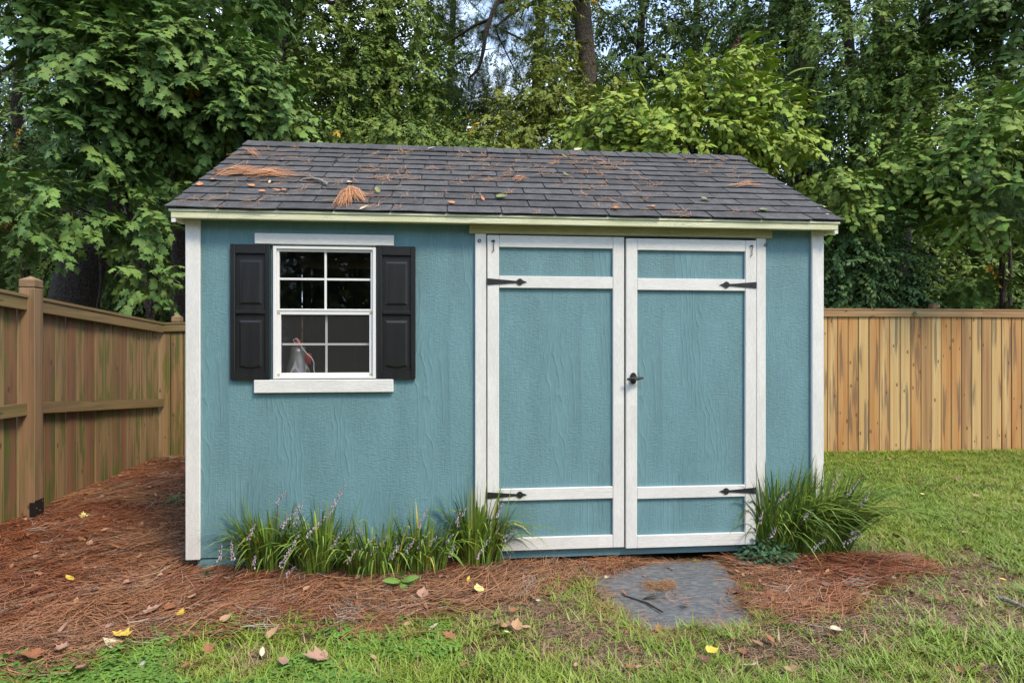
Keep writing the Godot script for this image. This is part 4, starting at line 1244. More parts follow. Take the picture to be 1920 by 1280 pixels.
	t = tree("young_pine", "young pine tuft hanging in the dark hollow above the right fence", "tree", g, [[1890, 640, 8.6], [1895, 500, 8.5], [1885, 420, 8.3], [1868, 395, 8.1]], [0.03, 0.025, 0.018, 0.01], M.pinebark, "needle", "pine",
		[[1866, 402, 7.0, 26, 18, 0.15, 22], [1800, 330, 7.0, 16, 10, 0.1, 14]], 0.9, false)
	tree("maple_seedling", "low lobed-leaf sprigs poking over the right fence's top rail", "shrub", "shrubs behind the fences", [[1800, 640, 8.1], [1805, 580, 8.0]], [0.015, 0.008], M.bark, "maple", "maple",
		[[1790, 562, 7.7, 50, 22, 0.25, 6], [1850, 545, 7.8, 40, 24, 0.25, 5], [1905, 558, 7.7, 40, 22, 0.25, 6], [1830, 510, 8.0, 50, 30, 0.3, 4]], 0.85, false)
	# --- the wood's dim interior
	var k := 0
	var deep := [[-60, 13.5, 130, 260], [150, 15, 140, 320], [330, 14, 120, 330], [560, 15.5, 130, 230], [760, 15, 90, 260], [1090, 17, 120, 250], [1290, 16.5, 120, 290], [1430, 15, 120, 300], [1590, 14, 120, 300], [1740, 13.5, 120, 380], [1880, 14.5, 130, 400], [2040, 13, 140, 300]]
	var say := ["slender dim trunk far left beyond the leaning oak", "dim background tree behind the leaning oak", "dim background tree between oak and pine", "dim background tree right of the pine trunk", "dim background tree behind the vine-hung tree", "dim background tree behind the ivy trunk", "dim background tree behind the grape thicket", "dim background tree left of the vine-smothered trunk", "dim background tree right of the vine-smothered trunk", "dim background tree in the hollow behind the broad tree", "dim background tree in the hollow behind the grape curtain", "dim background tree past the frame's edge of the right fence"]
	say[11] = "dim background tree beyond the sweetgum"
	for q in deep:
		var x: float = q[0]
		var z: float = q[1]
		var y: float = q[3]
		tree("background_tree", say[k], "tree", g, [[x, 640, z], [x + rr(-20, 20), 300, z], [x + rr(-30, 30), -100, z]], [0.17, 0.14, 0.07], M.bark, "small" if k % 2 == 0 else "ivy", "oak" if k % 3 else "tulip",
			[[x, y, z, q[2], 100, 1.0, 5], [x + 50, y + 130, z - 0.6, q[2], 90, 1.0, 5], [x - 50, y + 240, z - 0.8, q[2], 80, 1.0, 4.5], [x, 560, z - 0.3, q[2] * 1.2, 60, 1.0, 6.0], [x + 20, y - 170, z, q[2] * 0.8, 90, 1.0, 2.5 if k in [0, 4, 5, 6] else 4.0], [x, -150, z, 160, 110, 1.4, 3]], 1.45, false)
		k += 1
	k = 0
	var low := ["far undergrowth behind the side fence", "far undergrowth between the oak and the maple", "far undergrowth past the shed's door end", "far undergrowth deep in the hollow", "far undergrowth behind the grape curtain", "far undergrowth beyond the sweetgum trunk"]
	for x in [20.0, 250.0, 1560.0, 1710.0, 1850.0, 1990.0]:
		tree("undergrowth_shrub", low[k], "shrub", "undergrowth deep in the wood", [[x, 640, 18.5], [x + 10, 520, 18.5]], [0.04, 0.02], M.bark, "small", "oak", [[x, 560, 18.5, 110, 60, 1.0, 6], [x + 30, 470, 19, 110, 70, 1.0, 5], [x - 20, 390, 19.5, 90, 60, 1.0, 3.5]], 1.9, false)
		k += 1
	# --- trees on the other side of the yard, mirrored in the window
	k = 0
	var across := ["bushy tree across the yard, opposite the shed's window", "bushy tree across the yard, opposite the shed's left corner", "bushy tree across the yard, opposite the left door", "bushy tree across the yard, opposite the right door", "bushy tree across the yard, opposite the right fence", "bushy tree across the yard, in line with the side fence"]
	for p: Vector3 in [Vector3(-4.0, 0, 13), Vector3(-8.5, 0, 13.5), Vector3(0.5, 0, 13.8), Vector3(5, 0, 14), Vector3(9.5, 0, 14), Vector3(-13, 0, 13)]:
		var o := base("yard_tree")
		tag(o, across[k], "tree", "trees across the yard")
		k += 1
		var sp := smooth_path([p - Vector3(0, 0.15, 0), p + Vector3(0.1, 2.5, 0), p + Vector3(-0.1, 6.0, 0.2)], [0.2, 0.16, 0.06])
		var b := MB.new()
		b.tube(sp[0], sp[1], 10)
		put("trunk", b.done(), M.bark, o)
		var cp := Copies.new()
		for i in 5200:
			var d := rv()
			if d.length() > 1: continue
			var w := p + Vector3(0, 3.0, 0) + d * Vector3(2.9, 3.1, 1.8)
			if w.y < 0.1: continue
			var f := (d + rv()).normalized()
			var zz := f.cross(Vector3.UP + rv() * 0.3).normalized()
			cp.add(Transform3D(Basis(f, zz.cross(f), zz).scaled_local(Vector3.ONE * rr(1.3, 2.0)), w), PAL.oak[0].lerp(PAL.tulip[1], rng.randf()))
		put_copies("crown", SPRAY.ivy[0], cp, M.leaf, o)

# ------------------------------------------------------------------ ground cover, plants, litter
func seen(p: Vector3, margin := 480.0) -> bool:
	var d := p - EYE
	var fw := Vector3(-sin(YAW), 0, -cos(YAW))
	var z := d.dot(fw)
	if z < 0.3: return false
	var x := 960.0 + FOCAL * d.dot(Vector3(cos(YAW), 0, -sin(YAW))) / z
	var y := 640.0 - FOCAL * d.y / z
	return x > -margin and x < 1920 + margin and y < 1280 + margin
func in_shed(x: float, z: float) -> bool: return x > -1.8 and x < 1.8 and z < -0.03 and z > -2.5
func on_slab(x: float, z: float) -> bool: return Geometry2D.is_point_in_polygon(Vector2(x, z), slab_poly)
func lie(at: Vector3, turn: float, s: float, tilt := 0.15) -> Transform3D:
	var b := Basis(Vector3.UP, turn) * Basis(Vector3.RIGHT, rr(-tilt, tilt)) * Basis(Vector3.BACK, rr(-tilt, tilt))
	return Transform3D(b.scaled_local(Vector3.ONE * s), at)

func needle_bundle(n: int, spread: float, length: float, wide: float) -> ArrayMesh:
	var b := MB.new()
	for i in n:
		var a := Vector3(rr(-spread, spread), rr(0.002, 0.022), rr(-spread, spread))
		var ang := rr(0, TAU) if i % 3 == 0 else rr(-0.6, 0.6)
		var l := length * rr(0.6, 1.15)
		var d := Vector3(cos(ang), rr(-0.04, 0.06), sin(ang))
		var sd := Vector3(-d.z, 0, d.x).normalized()
		var k := sd * rr(-0.03, 0.03)
		var tone := rr(0.55, 1.35)
		var c := Color(tone, tone * rr(0.85, 1.15), tone * rr(0.8, 1.25))
		var up := (sd + Vector3(0, rr(-0.8, 0.8), 0)).normalized()
		b.ribbon([a - d * l * 0.5, a + k, a + d * l * 0.5 + Vector3(0, rr(-0.006, 0.012), 0)], [wide * 0.7, wide, wide * 0.5], up, c)
	return b.done()

func grass_tuft(n: int, h: float, wide: float, lean: float, curl: float) -> ArrayMesh:
	var b := MB.new()
	for i in n:
		var a := Vector3(rr(-0.022, 0.022), -0.004, rr(-0.022, 0.022))
		var ang := rr(0, TAU)
		var d := Vector3(cos(ang), 0, sin(ang))
		var l := h * rr(0.5, 1.2)
		var ln := rr(0.15, 1.0) * lean
		var p := [a]
		for k in 3:
			var t := (k + 1) / 3.0
			p.append(a + d * l * (ln * t + curl * t * t) + Vector3.UP * l * (t - 0.45 * curl * t * t))
		var sd := Vector3(-d.z, 0, d.x)
		var tone := rr(0.7, 1.25)
		var c := Color(tone * rr(0.85, 1.2), tone, tone * rr(0.7, 1.2))
		if rng.randf() < 0.06: c = Color(2.0, 1.2, 2.6) * tone
		b.ribbon(p, [wide, wide * 0.95, wide * 0.65, 0.0], sd, c)
	return b.done()

func make_cover() -> void:
	noise.seed = 5
	# pine straw
	var m := []
	var cp := []
	for i in 4:
		m.append(needle_bundle(22, 0.08, 0.18, 0.0032)); cp.append(Copies.new())
	var n := 0
	for i in 58000:
		var x := rr(-4.0, 2.6)
		var z := rr(-3.45, 2.3)
		if in_shed(x, z) or on_slab(x, z): continue
		var p := Vector3(x, gh(x, z), z)
		if not seen(p): continue
		if i % 2 and z < -1.5: continue
		var s := straw_at(x, z)
		if rng.randf() > s * s: continue
		var f := clampf(0.5 + nz(x * 70, z * 70, 900) * 1.3 + (0.22 if z > 0.25 else -0.1), 0.0, 1.0)
		var col := Color(0.31, 0.105, 0.040).lerp(Color(0.40, 0.205, 0.10), f)
		if rng.randf() < 0.25: col = col.lerp(Color(0.14, 0.06, 0.035), 0.6)
		elif rng.randf() < 0.1: col = Color(0.42, 0.33, 0.25)
		var turn := nz(x * 45, z * 45, 950) * 3.0 + rr(-0.5, 0.5)
		var k := i % 4
		cp[k].add(lie(p + Vector3(0, rr(0.0, 0.026), 0), turn, rr(0.8, 1.25), 0.14), col)
		n += 1
	for k in 4: tag(put_copies("pine_straw", m[k], cp[k], M.dry), "layer of rust-brown pine straw round the shed" if k == 0 else "rust-brown pine needles mixed into the straw bed", "pine straw", "", "stuff")
	# sparse needles among the thin grass and on the slab
	var cs := Copies.new()
	for i in 2600:
		var x := rr(-2.2, 4.0)
		var z := rr(-0.1, 1.7)
		var p := Vector3(x, gh(x, z) + 0.004, z)
		if not seen(p) or in_shed(x, z): continue
		var near_slab := poly_side(Vector2(x, z), slab_poly)
		if near_slab > 0.0 and rng.randf() > 0.3 + 0.5 * ss(0.1, 0.0, near_slab): continue
		if near_slab <= 0.0 and rng.randf() > 0.25 + 0.75 * bare_at(x, z): continue
		cs.add(lie(p + Vector3(0, 0.012 if near_slab > 0 else 0.0, 0), rr(0, TAU), rr(0.5, 0.9), 0.05), Color(0.40, 0.22, 0.115) * rr(0.7, 1.15))
	for i in 520:      # drifts against the slab's edges
		var k := rng.randi() % slab_poly.size()
		var e := slab_poly[k].lerp(slab_poly[(k + 1) % slab_poly.size()], rng.randf())
		e += Vector2(rr(-0.06, 0.06), rr(-0.06, 0.06))
		if e.y > 0.75 and rng.randf() < 0.7: continue
		if in_shed(e.x, e.y): continue
		cs.add(lie(Vector3(e.x, gh(e.x, e.y) + 0.02, e.y), rr(0, TAU), rr(0.35, 0.75), 0.1), Color(0.44, 0.235, 0.11) * rr(0.6, 1.15))
	tag(put_copies("loose_needles", needle_bundle(7, 0.09, 0.14, 0.0024), cs, M.dry), "loose tan needles scattered in the thin grass", "pine needles", "", "stuff")
	# lawn
	var gm := []
	var gc := []
	for q in [[12, 0.055, 0.0042, 0.55, 0.5], [11, 0.07, 0.0046, 0.8, 0.7], [13, 0.042, 0.0040, 0.9, 0.5]]:
		gm.append(grass_tuft(q[0], q[1], q[2], q[3], q[4])); gc.append(Copies.new())
	for i in 195000:
		var x := rr(-3.2, 9.4)
		var z := rr(-3.46, 2.2)
		if in_shed(x, z) or (x < 1.7 and z < 0.1): continue
		if z < -1.2 and i % 2: continue
		if z > 0.0 and absf(x - 0.8) < 0.8 and poly_side(Vector2(x, z), slab_poly) > (0.05 if z > 0.55 else -0.03) * rng.randf(): continue
		var p := Vector3(x, gh(x, z), z)
		if not seen(p): continue
		var s := straw_at(x, z)
		if rng.randf() < s * 1.04: continue
		var br := bare_at(x, z)
		if rng.randf() < br * 0.86: continue
		var thin := ss(0.0, 0.45, nz(x * 110, z * 110, 990) + 0.1)
		if z > 0.2 and rng.randf() < thin * 0.6: continue
		var col := Color(0.190, 0.300, 0.022).lerp(Color(0.330, 0.390, 0.040), clampf(rng.randf() * 0.7 + nz(x * 80, z * 80, 1000) * 0.7, 0, 1))
		if z > 0.2: col = col.lerp(Color(0.190, 0.300, 0.034), 0.35)
		if rng.randf() < 0.06 + 0.25 * br: col = Color(0.36, 0.27, 0.11)
		gc[i % 3].add(lie(p, rr(0, TAU), rr(0.65, 1.2) * (0.85 if z < -0.2 else 1.0), 0.2), col)
	for k in 3: tag(put_copies("lawn_grass", gm[k], gc[k], M.blade), ["short bright green lawn grass", "longer curling lawn grass blades", "fine low lawn grass"][k], "grass", "", "stuff")
	# dry thatch on the worn patches
	var tc := Copies.new()
	for i in 16000:
		var x := rr(-1.2, 4.4)
		var z := rr(-0.4, 1.7)
		if in_shed(x, z) or on_slab(x, z): continue
		var p := Vector3(x, gh(x, z) + 0.002, z)
		if not seen(p) or rng.randf() > bare_at(x, z) * 1.1 or straw_at(x, z) > 0.5: continue
		tc.add(lie(p, rr(0, TAU), rr(0.5, 1.0), 0.1), Color(0.36, 0.255, 0.145).lerp(Color(0.24, 0.155, 0.085), rng.randf()))
	tag(put_copies("thatch", needle_bundle(14, 0.035, 0.055, 0.0036), tc, M.dry), "dry tan grass thatch on the worn patches of lawn", "thatch", "", "stuff")
	# clover and chickweed along the lower edge of the straw
	var cm := MB.new()
	for i in 14:
		var a := Vector3(rr(-0.04, 0.04), rr(0.008, 0.035), rr(-0.04, 0.04))
		cm.ribbon([Vector3(a.x * 0.6, -0.01, a.z * 0.6), a], [0.002, 0.0015], Vector3(0.7, 0, 0.7), Color(1.1, 0.9, 0.9))
		for k in 3:
			var ang := TAU * k / 3 + rr(-0.3, 0.3)
			cm.leaf(OVAL, leaf_xf(a, Vector3(cos(ang), rr(-0.1, 0.35), sin(ang)), Vector3.UP, rr(0.014, 0.024)), tinted(0.25), 0.2, 0.2)
	var cc := Copies.new()
	for i in 9000:
		var x := rr(-2.4, 0.6)
		var z := rr(0.3, 1.7)
		var p := Vector3(x, gh(x, z), z)
		if not seen(p): continue
		var w := ss(0.0, 0.3, nz(x * 150, z * 150, 1200) + 0.12) * ss(-0.16, 0.1, -poly_side(Vector2(x, z), straw_a) + 0.05)
		w *= ss(-0.3, -0.9, x) * 0.6
		if rng.randf() > w: continue
		cc.add(lie(p, rr(0, TAU), rr(0.7, 1.3), 0.2), Color(0.135, 0.25, 0.04) * rr(0.75, 1.2))
	tag(put_copies("clover", cm.done(), cc, M.leaf), "bright green clover and chickweed at the edge of the straw", "clover", "", "stuff")
	print("cover ", n, " straw, ", gc[0].b.size() / 16 * 3, " grass")

func make_slab() -> void:
	var names_ := [["slate_slab", "large flat grey slate slab on the ground before the doors"], ["slate_chip", "small slate fragment at the doormost edge of the slab"], ["slate_chip", "thin slate fragment in the grass past the slab"], ["slate_chip", "sunken slate fragment left of the slab, half under straw"]]
	var polys := [slab_poly, ground_poly([[1346, 1063], [1330, 1066], [1280, 1062], [1285, 1055], [1330, 1056]]), ground_poly([[1440, 1172], [1418, 1138], [1455, 1155], [1462, 1168]]), ground_poly([[1030, 1088], [1104, 1080], [1106, 1098], [1060, 1104]])]
	for i in 4:
		var o := PackedVector2Array()
		var poly: PackedVector2Array = polys[i]
		for k in poly.size():
			var a := poly[k]
			var b := poly[(k + 1) % poly.size()]
			for j in 5:
				var q := a.lerp(b, j / 5.0)
				o.append((q + Vector2(nz(q.x * 900, q.y * 900, 3), nz(q.x * 900, q.y * 900, 8)) * 0.02) * Vector2(1, -1))
		var m := MB.new()
		var c := Vector2.ZERO
		for q in o: c += q / o.size()
		var y := gh(c.x, -c.y)
		m.plate(o, -0.03, 0.016 if i == 0 else 0.008, Transform3D(Basis(Vector3.RIGHT, Vector3(0, 0, -1), Vector3.UP), Vector3(0, y, 0)))
		tag(put(names_[i][0], m.done(), M.slate), names_[i][1], "stone slab", "" if i == 0 else "slate fragments round the slab")
	# heap of needles in the slab's hollow
	var p := on_ground(1240, 1108)
	var cp := Copies.new()
	for i in 70: cp.add(lie(p + Vector3(rr(-0.08, 0.08), 0.022 + rr(0, 0.012), rr(-0.05, 0.05)), rr(0, TAU), rr(0.3, 0.5), 0.2), Color(0.46, 0.24, 0.10) * rr(0.7, 1.2))
	tag(put_copies("needle_heap", needle_bundle(18, 0.06, 0.07, 0.003), cp, M.dry), "small round heap of tan needle bits on the slate slab", "pine needles", "", "stuff")
	var tw := MB.new()
	var a := on_ground(1165, 1122) + Vector3(0, 0.022, 0)
	var b := on_ground(1215, 1140) + Vector3(0, 0.024, 0)
	var c := on_ground(1243, 1156) + Vector3(0, 0.022, 0)
	tw.tube([a, a.lerp(b, 0.6) + Vector3(0.01, 0, 0.01), b, c], [0.003, 0.004, 0.006, 0.004], 6, Color(0.5, 0.45, 0.4))
	for k in 24:
		var s := on_ground(1205, 1131) + Vector3(0, 0.022, 0)
		var e := on_ground(1240 + rr(-10, 10), 1128 + rr(-8, 8)) + Vector3(0, rr(0.02, 0.04), 0)
		tw.ribbon([s, s.lerp(e, 0.5) + rv() * 0.006, e], [0.0025, 0.0025, 0.001], Vector3(0, 0.7, 0.7), Color(2.2, 2.3, 0.9) * rr(0.7, 1.2))
	tag(put("pine_sprig", tw.done(), M.twig), "dead pine sprig with a tuft of olive needles on the slate slab", "twig")

func dead_leaf(half: Array, curl: float, seg := 1) -> ArrayMesh:
	var b := MB.new()
	b.leaf(half, Transform3D(Basis(Vector3.RIGHT, Vector3(0, 0, -1), Vector3.UP), Vector3(0, 0, 0.5)), Color.WHITE, -curl, -curl * 0.9)
	b.ribbon([Vector3(0, 0.0, 0.5), Vector3(0.03, 0.02, 0.85)], [0.03, 0.02], Vector3(1, 0, 0), Color(0.8, 0.6, 0.5))
	return b.done()

func nearest(x: float, y: float, marks: Array) -> String:
	var best := ""
	var bd := 1e9
	for m in marks:
		var d := Vector2((x - m[0]) * 0.8, y - m[1]).length()
		if d < bd:
			bd = d
			best = m[2]
	return best
func near_what(x: float, y: float) -> String:
	return nearest(x, y, [[50, 985, "by the fence post"], [200, 1030, "midway to the side fence"], [290, 920, "in the passage beside the shed"], [360, 1090, "near the shed's left corner"], [130, 1110, "among the pale stones"], [330, 1165, "below the left corner board"], [200, 1225, "at the clover's outer edge"], [80, 1260, "beside the broad weed"], [560, 1215, "by the pine cone in the clover"], [520, 1260, "in the clover"], [770, 1120, "below the seedling"], [830, 1200, "where straw meets grass"], [890, 1110, "below the full lilyturf"], [960, 1190, "in the worn grass left of the slab"], [1020, 1140, "between the straw and the slab"], [1000, 1070, "below the left door"], [1150, 1100, "at the slab's left edge"], [1240, 1100, "round the needle heap"], [1220, 1175, "at the slab's lawn edge"], [1340, 1080, "at the slab's door edge"], [1390, 1130, "at the slab's right edge"], [1520, 1140, "in the right straw mound"], [1640, 1110, "past the right straw mound"], [1740, 940, "out on the open lawn"], [1850, 940, "on the lawn towards the back fence"], [1690, 1010, "past the sweeping lilyturf"], [1820, 1040, "on the lawn's worn patch"], [1800, 1120, "near the grey stick"], [1570, 1195, "in the grass below the straw mound"], [1430, 1260, "in the long grass below the slab"], [1320, 1250, "in the grass under the slab's corner"], [1100, 1262, "in the front grass left of the slab"], [680, 1255, "in the front grass past the clover"], [860, 1262, "in the front grass below the seedling"]])
func roof_what(x: float, y: float) -> String:
	return nearest(x, y, [[400, 330, "beside the long needle streak"], [480, 358, "below the needle streaks"], [530, 300, "above the needle streaks"], [600, 345, "by the pale stick"], [632, 303, "above the pale stick"], [670, 380, "beside the needle fan"], [808, 283, "on the ridge's window half"], [850, 380, "above the window's inner shutter"], [830, 319, "halfway up above the window"], [930, 376, "at the eave over the left jamb"], [1070, 290, "on the ridge over the doors"], [1060, 331, "halfway up over the left door"], [1190, 393, "at the eave over the doors"], [1320, 378, "low over the right door"], [1432, 398, "at the eave past the doors"], [1545, 392, "at the roof's door-end corner"]])

func make_litter() -> void:
	var shapes := [dead_leaf(MAPLE, 0.2), dead_leaf(MAPLE, 0.45), dead_leaf(OVAL, 0.45), dead_leaf(HEART, 0.35), dead_leaf(HEART, 0.6)]
	var tones := {"tan": Color(0.42, 0.25, 0.13), "rust": Color(0.30, 0.12, 0.05), "pinkish": Color(0.38, 0.22, 0.15), "yellow": Color(0.66, 0.46, 0.06), "pale": Color(0.62, 0.54, 0.36), "brown": Color(0.17, 0.085, 0.05), "red": Color(0.34, 0.07, 0.04), "lemon": Color(0.68, 0.60, 0.22)}
	var mats := {}
	for k in tones:
		mats[k] = mat(lin(tones[k].r, tones[k].g, tones[k].b), 0.7)
		mats[k].cull_mode = BaseMaterial3D.CULL_DISABLED
	# [x px, y px, tone, shape, size m]
	var L := [[155, 981, "lemon", 1, 0.10], [85, 1000, "pinkish", 1, 0.09], [198, 1010, "pinkish", 4, 0.08], [160, 1030, "yellow", 1, 0.09], [150, 1026, "rust", 3, 0.07], [30, 1030, "pinkish", 1, 0.11], [215, 1045, "rust", 2, 0.16], [120, 1058, "tan", 3, 0.07], [262, 1060, "tan", 1, 0.07], [130, 1104, "yellow", 2, 0.10], [212, 1106, "tan", 0, 0.06], [236, 1110, "pinkish", 3, 0.06], [361, 1136, "tan", 0, 0.08], [287, 1166, "pinkish", 1, 0.12], [318, 1160, "rust", 1, 0.10], [339, 1168, "yellow", 0, 0.08], [385, 1158, "tan", 1, 0.11], [253, 1150, "rust", 0, 0.07], [118, 1203, "pinkish", 2, 0.11], [226, 1216, "yellow", 1, 0.13], [205, 1225, "pale", 3, 0.12], [175, 1240, "brown", 1, 0.12], [116, 1238, "pinkish", 1, 0.09], [58, 1258, "rust", 1, 0.15], [155, 1275, "pinkish", 4, 0.10], [390, 1233, "rust", 1, 0.08], [350, 1265, "rust", 2, 0.07], [516, 1205, "tan", 4, 0.10], [590, 1254, "pinkish", 1, 0.16], [529, 1262, "pinkish", 2, 0.14], [490, 1241, "pale", 2, 0.07], [425, 1180, "tan", 3, 0.08], [452, 1054, "pinkish", 2, 0.11], [792, 1134, "pinkish", 4, 0.10], [762, 1187, "tan", 3, 0.06], [812, 1193, "pale", 2, 0.08], [840, 1209, "rust", 1, 0.09], [896, 1122, "lemon", 3, 0.09], [878, 1104, "yellow", 2, 0.06], [952, 1103, "tan", 2, 0.06], [965, 1160, "rust", 3, 0.07], [1010, 1141, "pale", 2, 0.06], [1024, 1133, "rust", 4, 0.07], [1030, 1162, "brown", 2, 0.07], [935, 1188, "tan", 2, 0.12], [952, 1188, "tan", 3, 0.09], [968, 1190, "tan", 4, 0.09], [987, 1193, "tan", 2, 0.08], [950, 1202, "pale", 2, 0.06], [1056, 1118, "brown", 2, 0.07], [972, 1060, "red", 1, 0.10], [994, 1080, "pale", 4, 0.05], [1060, 1078, "rust", 2, 0.06], [1137, 1091, "pale", 3, 0.05], [1170, 1120, "rust", 2, 0.05], [1150, 1150, "tan", 2, 0.08], [1177, 1200, "rust", 2, 0.05], [1258, 1078, "brown", 1, 0.10], [1210, 1090, "rust", 4, 0.05], [1286, 1144, "rust", 1, 0.08], [1345, 1078, "red", 2, 0.08], [1318, 1075, "rust", 3, 0.05], [1385, 1124, "pinkish", 1, 0.12], [1402, 1130, "rust", 2, 0.06], [1350, 1165, "rust", 2, 0.04], [1220, 1170, "rust", 2, 0.04], [1177, 1175, "rust", 3, 0.05], [1236, 1190, "rust", 1, 0.08], [1513, 1153, "rust", 1, 0.08], [1552, 1115, "brown", 3, 0.08], [1625, 1130, "pinkish", 2, 0.11], [1678, 1097, "pale", 2, 0.07], [1730, 938, "lemon", 4, 0.09], [1742, 917, "pinkish", 3, 0.06], [1680, 1018, "rust", 4, 0.08], [1830, 938, "tan", 3, 0.08], [1893, 945, "pinkish", 2, 0.07], [1735, 970, "pinkish", 3, 0.06], [1812, 1008, "pinkish", 3, 0.06], [1818, 1042, "brown", 1, 0.09], [1795, 1097, "tan", 2, 0.07], [1880, 1100, "yellow", 3, 0.07], [1785, 1143, "brown", 2, 0.08], [1569, 1198, "pale", 3, 0.09], [1590, 1190, "brown", 1, 0.07], [1440, 1215, "rust", 4, 0.07], [1445, 1255, "tan", 2, 0.12], [1410, 1268, "pale", 3, 0.09], [1335, 1240, "yellow", 4, 0.08], [1320, 1255, "brown", 1, 0.09], [1485, 1275, "tan", 3, 0.08], [1695, 1184, "pinkish", 2, 0.06], [1760, 1135, "rust", 3, 0.05], [820, 1030, "rust", 2, 0.07], [640, 1262, "rust", 2, 0.06], [700, 1250, "tan", 2, 0.06], [870, 1265, "rust", 2, 0.06], [1080, 1265, "tan", 2, 0.06], [1180, 1268, "rust", 3, 0.06], [60, 1130, "pinkish", 3, 0.06], [20, 1080, "rust", 2, 0.07], [290, 940, "tan", 2, 0.08], [235, 925, "yellow", 2, 0.07], [300, 906, "tan", 2, 0.08], [280, 925, "tan", 3, 0.07]]
	for q in L:
		var p := on_ground(q[0], q[1])
		var where := "the straw bed" if straw_at(p.x, p.z) > 0.5 else "the grass"
		if on_slab(p.x, p.z):
			where = "the slate slab"
		var kind: String = ["flat lobed", "curled lobed", "narrow", "rounded", "cupped rounded"][q[3]]
		var o := put("fallen_leaf", shapes[q[3]], mats[q[2]], null, p + Vector3(0, {"the grass": 0.035, "the slate slab": 0.022, "the straw bed": 0.048}[where], 0))
		o.basis = (Basis(Vector3.UP, rr(0, TAU)) * Basis(Vector3.RIGHT, rr(-0.35, 0.35)) * Basis(Vector3.BACK, rr(-0.3, 0.3))).scaled_local(Vector3.ONE * float(q[4]) * 0.6)
		var lb := "%s %s fallen leaf on %s %s" % [kind, q[2], where, near_what(q[0], q[1])]
		tag(o, lb, "leaf", lb)
	# crumbs and scraps of leaf that nobody could count
	var crumbs := Copies.new()
	for i in 1500:
		var x := rr(-3.6, 4.5)
		var z := rr(-3.2, 1.7)
		if in_shed(x, z): continue
		var p := Vector3(x, gh(x, z), z)
		if not seen(p): continue
		var st := straw_at(x, z)
		if st < 0.5 and rng.randf() > 0.12 + 0.5 * bare_at(x, z): continue
		var c: Color = tones[["tan", "rust", "rust", "pinkish", "brown"][rng.randi() % 5]] * rr(0.7, 1.15)
		crumbs.add(lie(p + Vector3(0, 0.045 if st > 0.5 else (0.022 if on_slab(x, z) else 0.02), 0), rr(0, TAU), rr(0.016, 0.04), 0.5), c)
	tag(put_copies("leaf_crumbs", dead_leaf(HEART, 0.6), crumbs, M.dry), "small brown leaf scraps strewn over straw and grass", "leaf litter", "", "stuff")
	# pale stones and lichen-grey chips in the straw
	var S := [[285, 1090, 0.07, "white"], [340, 1106, 0.075, "pale grey"], [362, 1107, 0.05, "grey"], [105, 1126, 0.05, "white"], [150, 1107, 0.04, "grey"], [144, 1092, 0.05, "greenish"], [172, 932, 0.075, "grey"], [190, 936, 0.075, "pale grey"], [268, 1257, 0.05, "white"]]
	for q in S:
		var b := MB.new()
		var prof := []
		for i in 7: prof.append(Vector2(sin(PI * i / 6.0) * 0.5, -cos(PI * i / 6.0) * 0.22))
		var c: Color = {"white": Color(0.55, 0.55, 0.50), "pale grey": Color(0.46, 0.44, 0.42), "grey": Color(0.33, 0.31, 0.32), "greenish": Color(0.40, 0.42, 0.33)}[q[3]]
		var me := lathe(prof, Vector3.ZERO, 10, c)
		var o := put("stone", me, M.stone, null, on_ground(q[0], q[1]) + Vector3(0, 0.028, 0))
		o.basis = Basis(Vector3.UP, rr(0, TAU)).scaled_local(Vector3(q[2], q[2] * 0.7, q[2] * 0.65))
		tag(o, "small rounded %s stone in the straw bed" % q[3], "stone", "small rounded %s stone in the straw bed" % q[3])
	# pine cones
	for q in [[572, 1207, 0.045], [884, 1121, 0.05]]:
		var b := MB.new()
		var at := on_ground(q[0], q[1])
		for i in 70:
			var t := i / 70.0
			var a := i * 2.4
			var r := 0.5 * sin(PI * (0.12 + 0.86 * t))
			var c := Vector3(cos(a) * r * 0.8, 0.45 + sin(a) * r * 0.8, t * 1.5 - 0.75)
			var dn := Vector3(cos(a), sin(a), 0.5)
			b.leaf(OVAL, leaf_xf(c * 0.75, dn, Vector3(0, 0, 1), 0.38), Color(0.21, 0.14, 0.09) * rr(0.6, 1.3), 0.2, -0.3)
		var o := put("pine_cone", b.done(), M.dry, null, at + Vector3(0, 0.006, 0))
		o.basis = Basis(Vector3.UP, rr(0, 3)).scaled_local(Vector3.ONE * q[2])
		tag(o, "small brown pine cone lying at the edge of the clover" if q[0] < 700 else "pine cone half buried in straw before the lilyturf", "pine cone", "pine cones on the ground")
	# grey stick in the thin grass
	var sb := MB.new()
	sb.tube([on_ground(1872, 1132) + Vector3(0, 0.03, 0), on_ground(1895, 1140) + Vector3(0, 0.035, 0), on_ground(1935, 1155) + Vector3(0, 0.03, 0)], [0.012, 0.010, 0.006], 7, Color.WHITE)
	tag(put("stick", sb.done(), M.greywood), "short weathered grey stick lying in the thin grass", "stick")
	sb = MB.new()
	sb.tube([on_ground(130, 1140) + Vector3(0, 0.03, 0), on_ground(160, 1150) + Vector3(0, 0.035, 0), on_ground(210, 1147) + Vector3(0, 0.03, 0)], [0.006, 0.007, 0.004], 7, Color.WHITE)
	tag(put("stick", sb.done(), M.twig), "thin dark stick half buried in the straw bed", "stick")

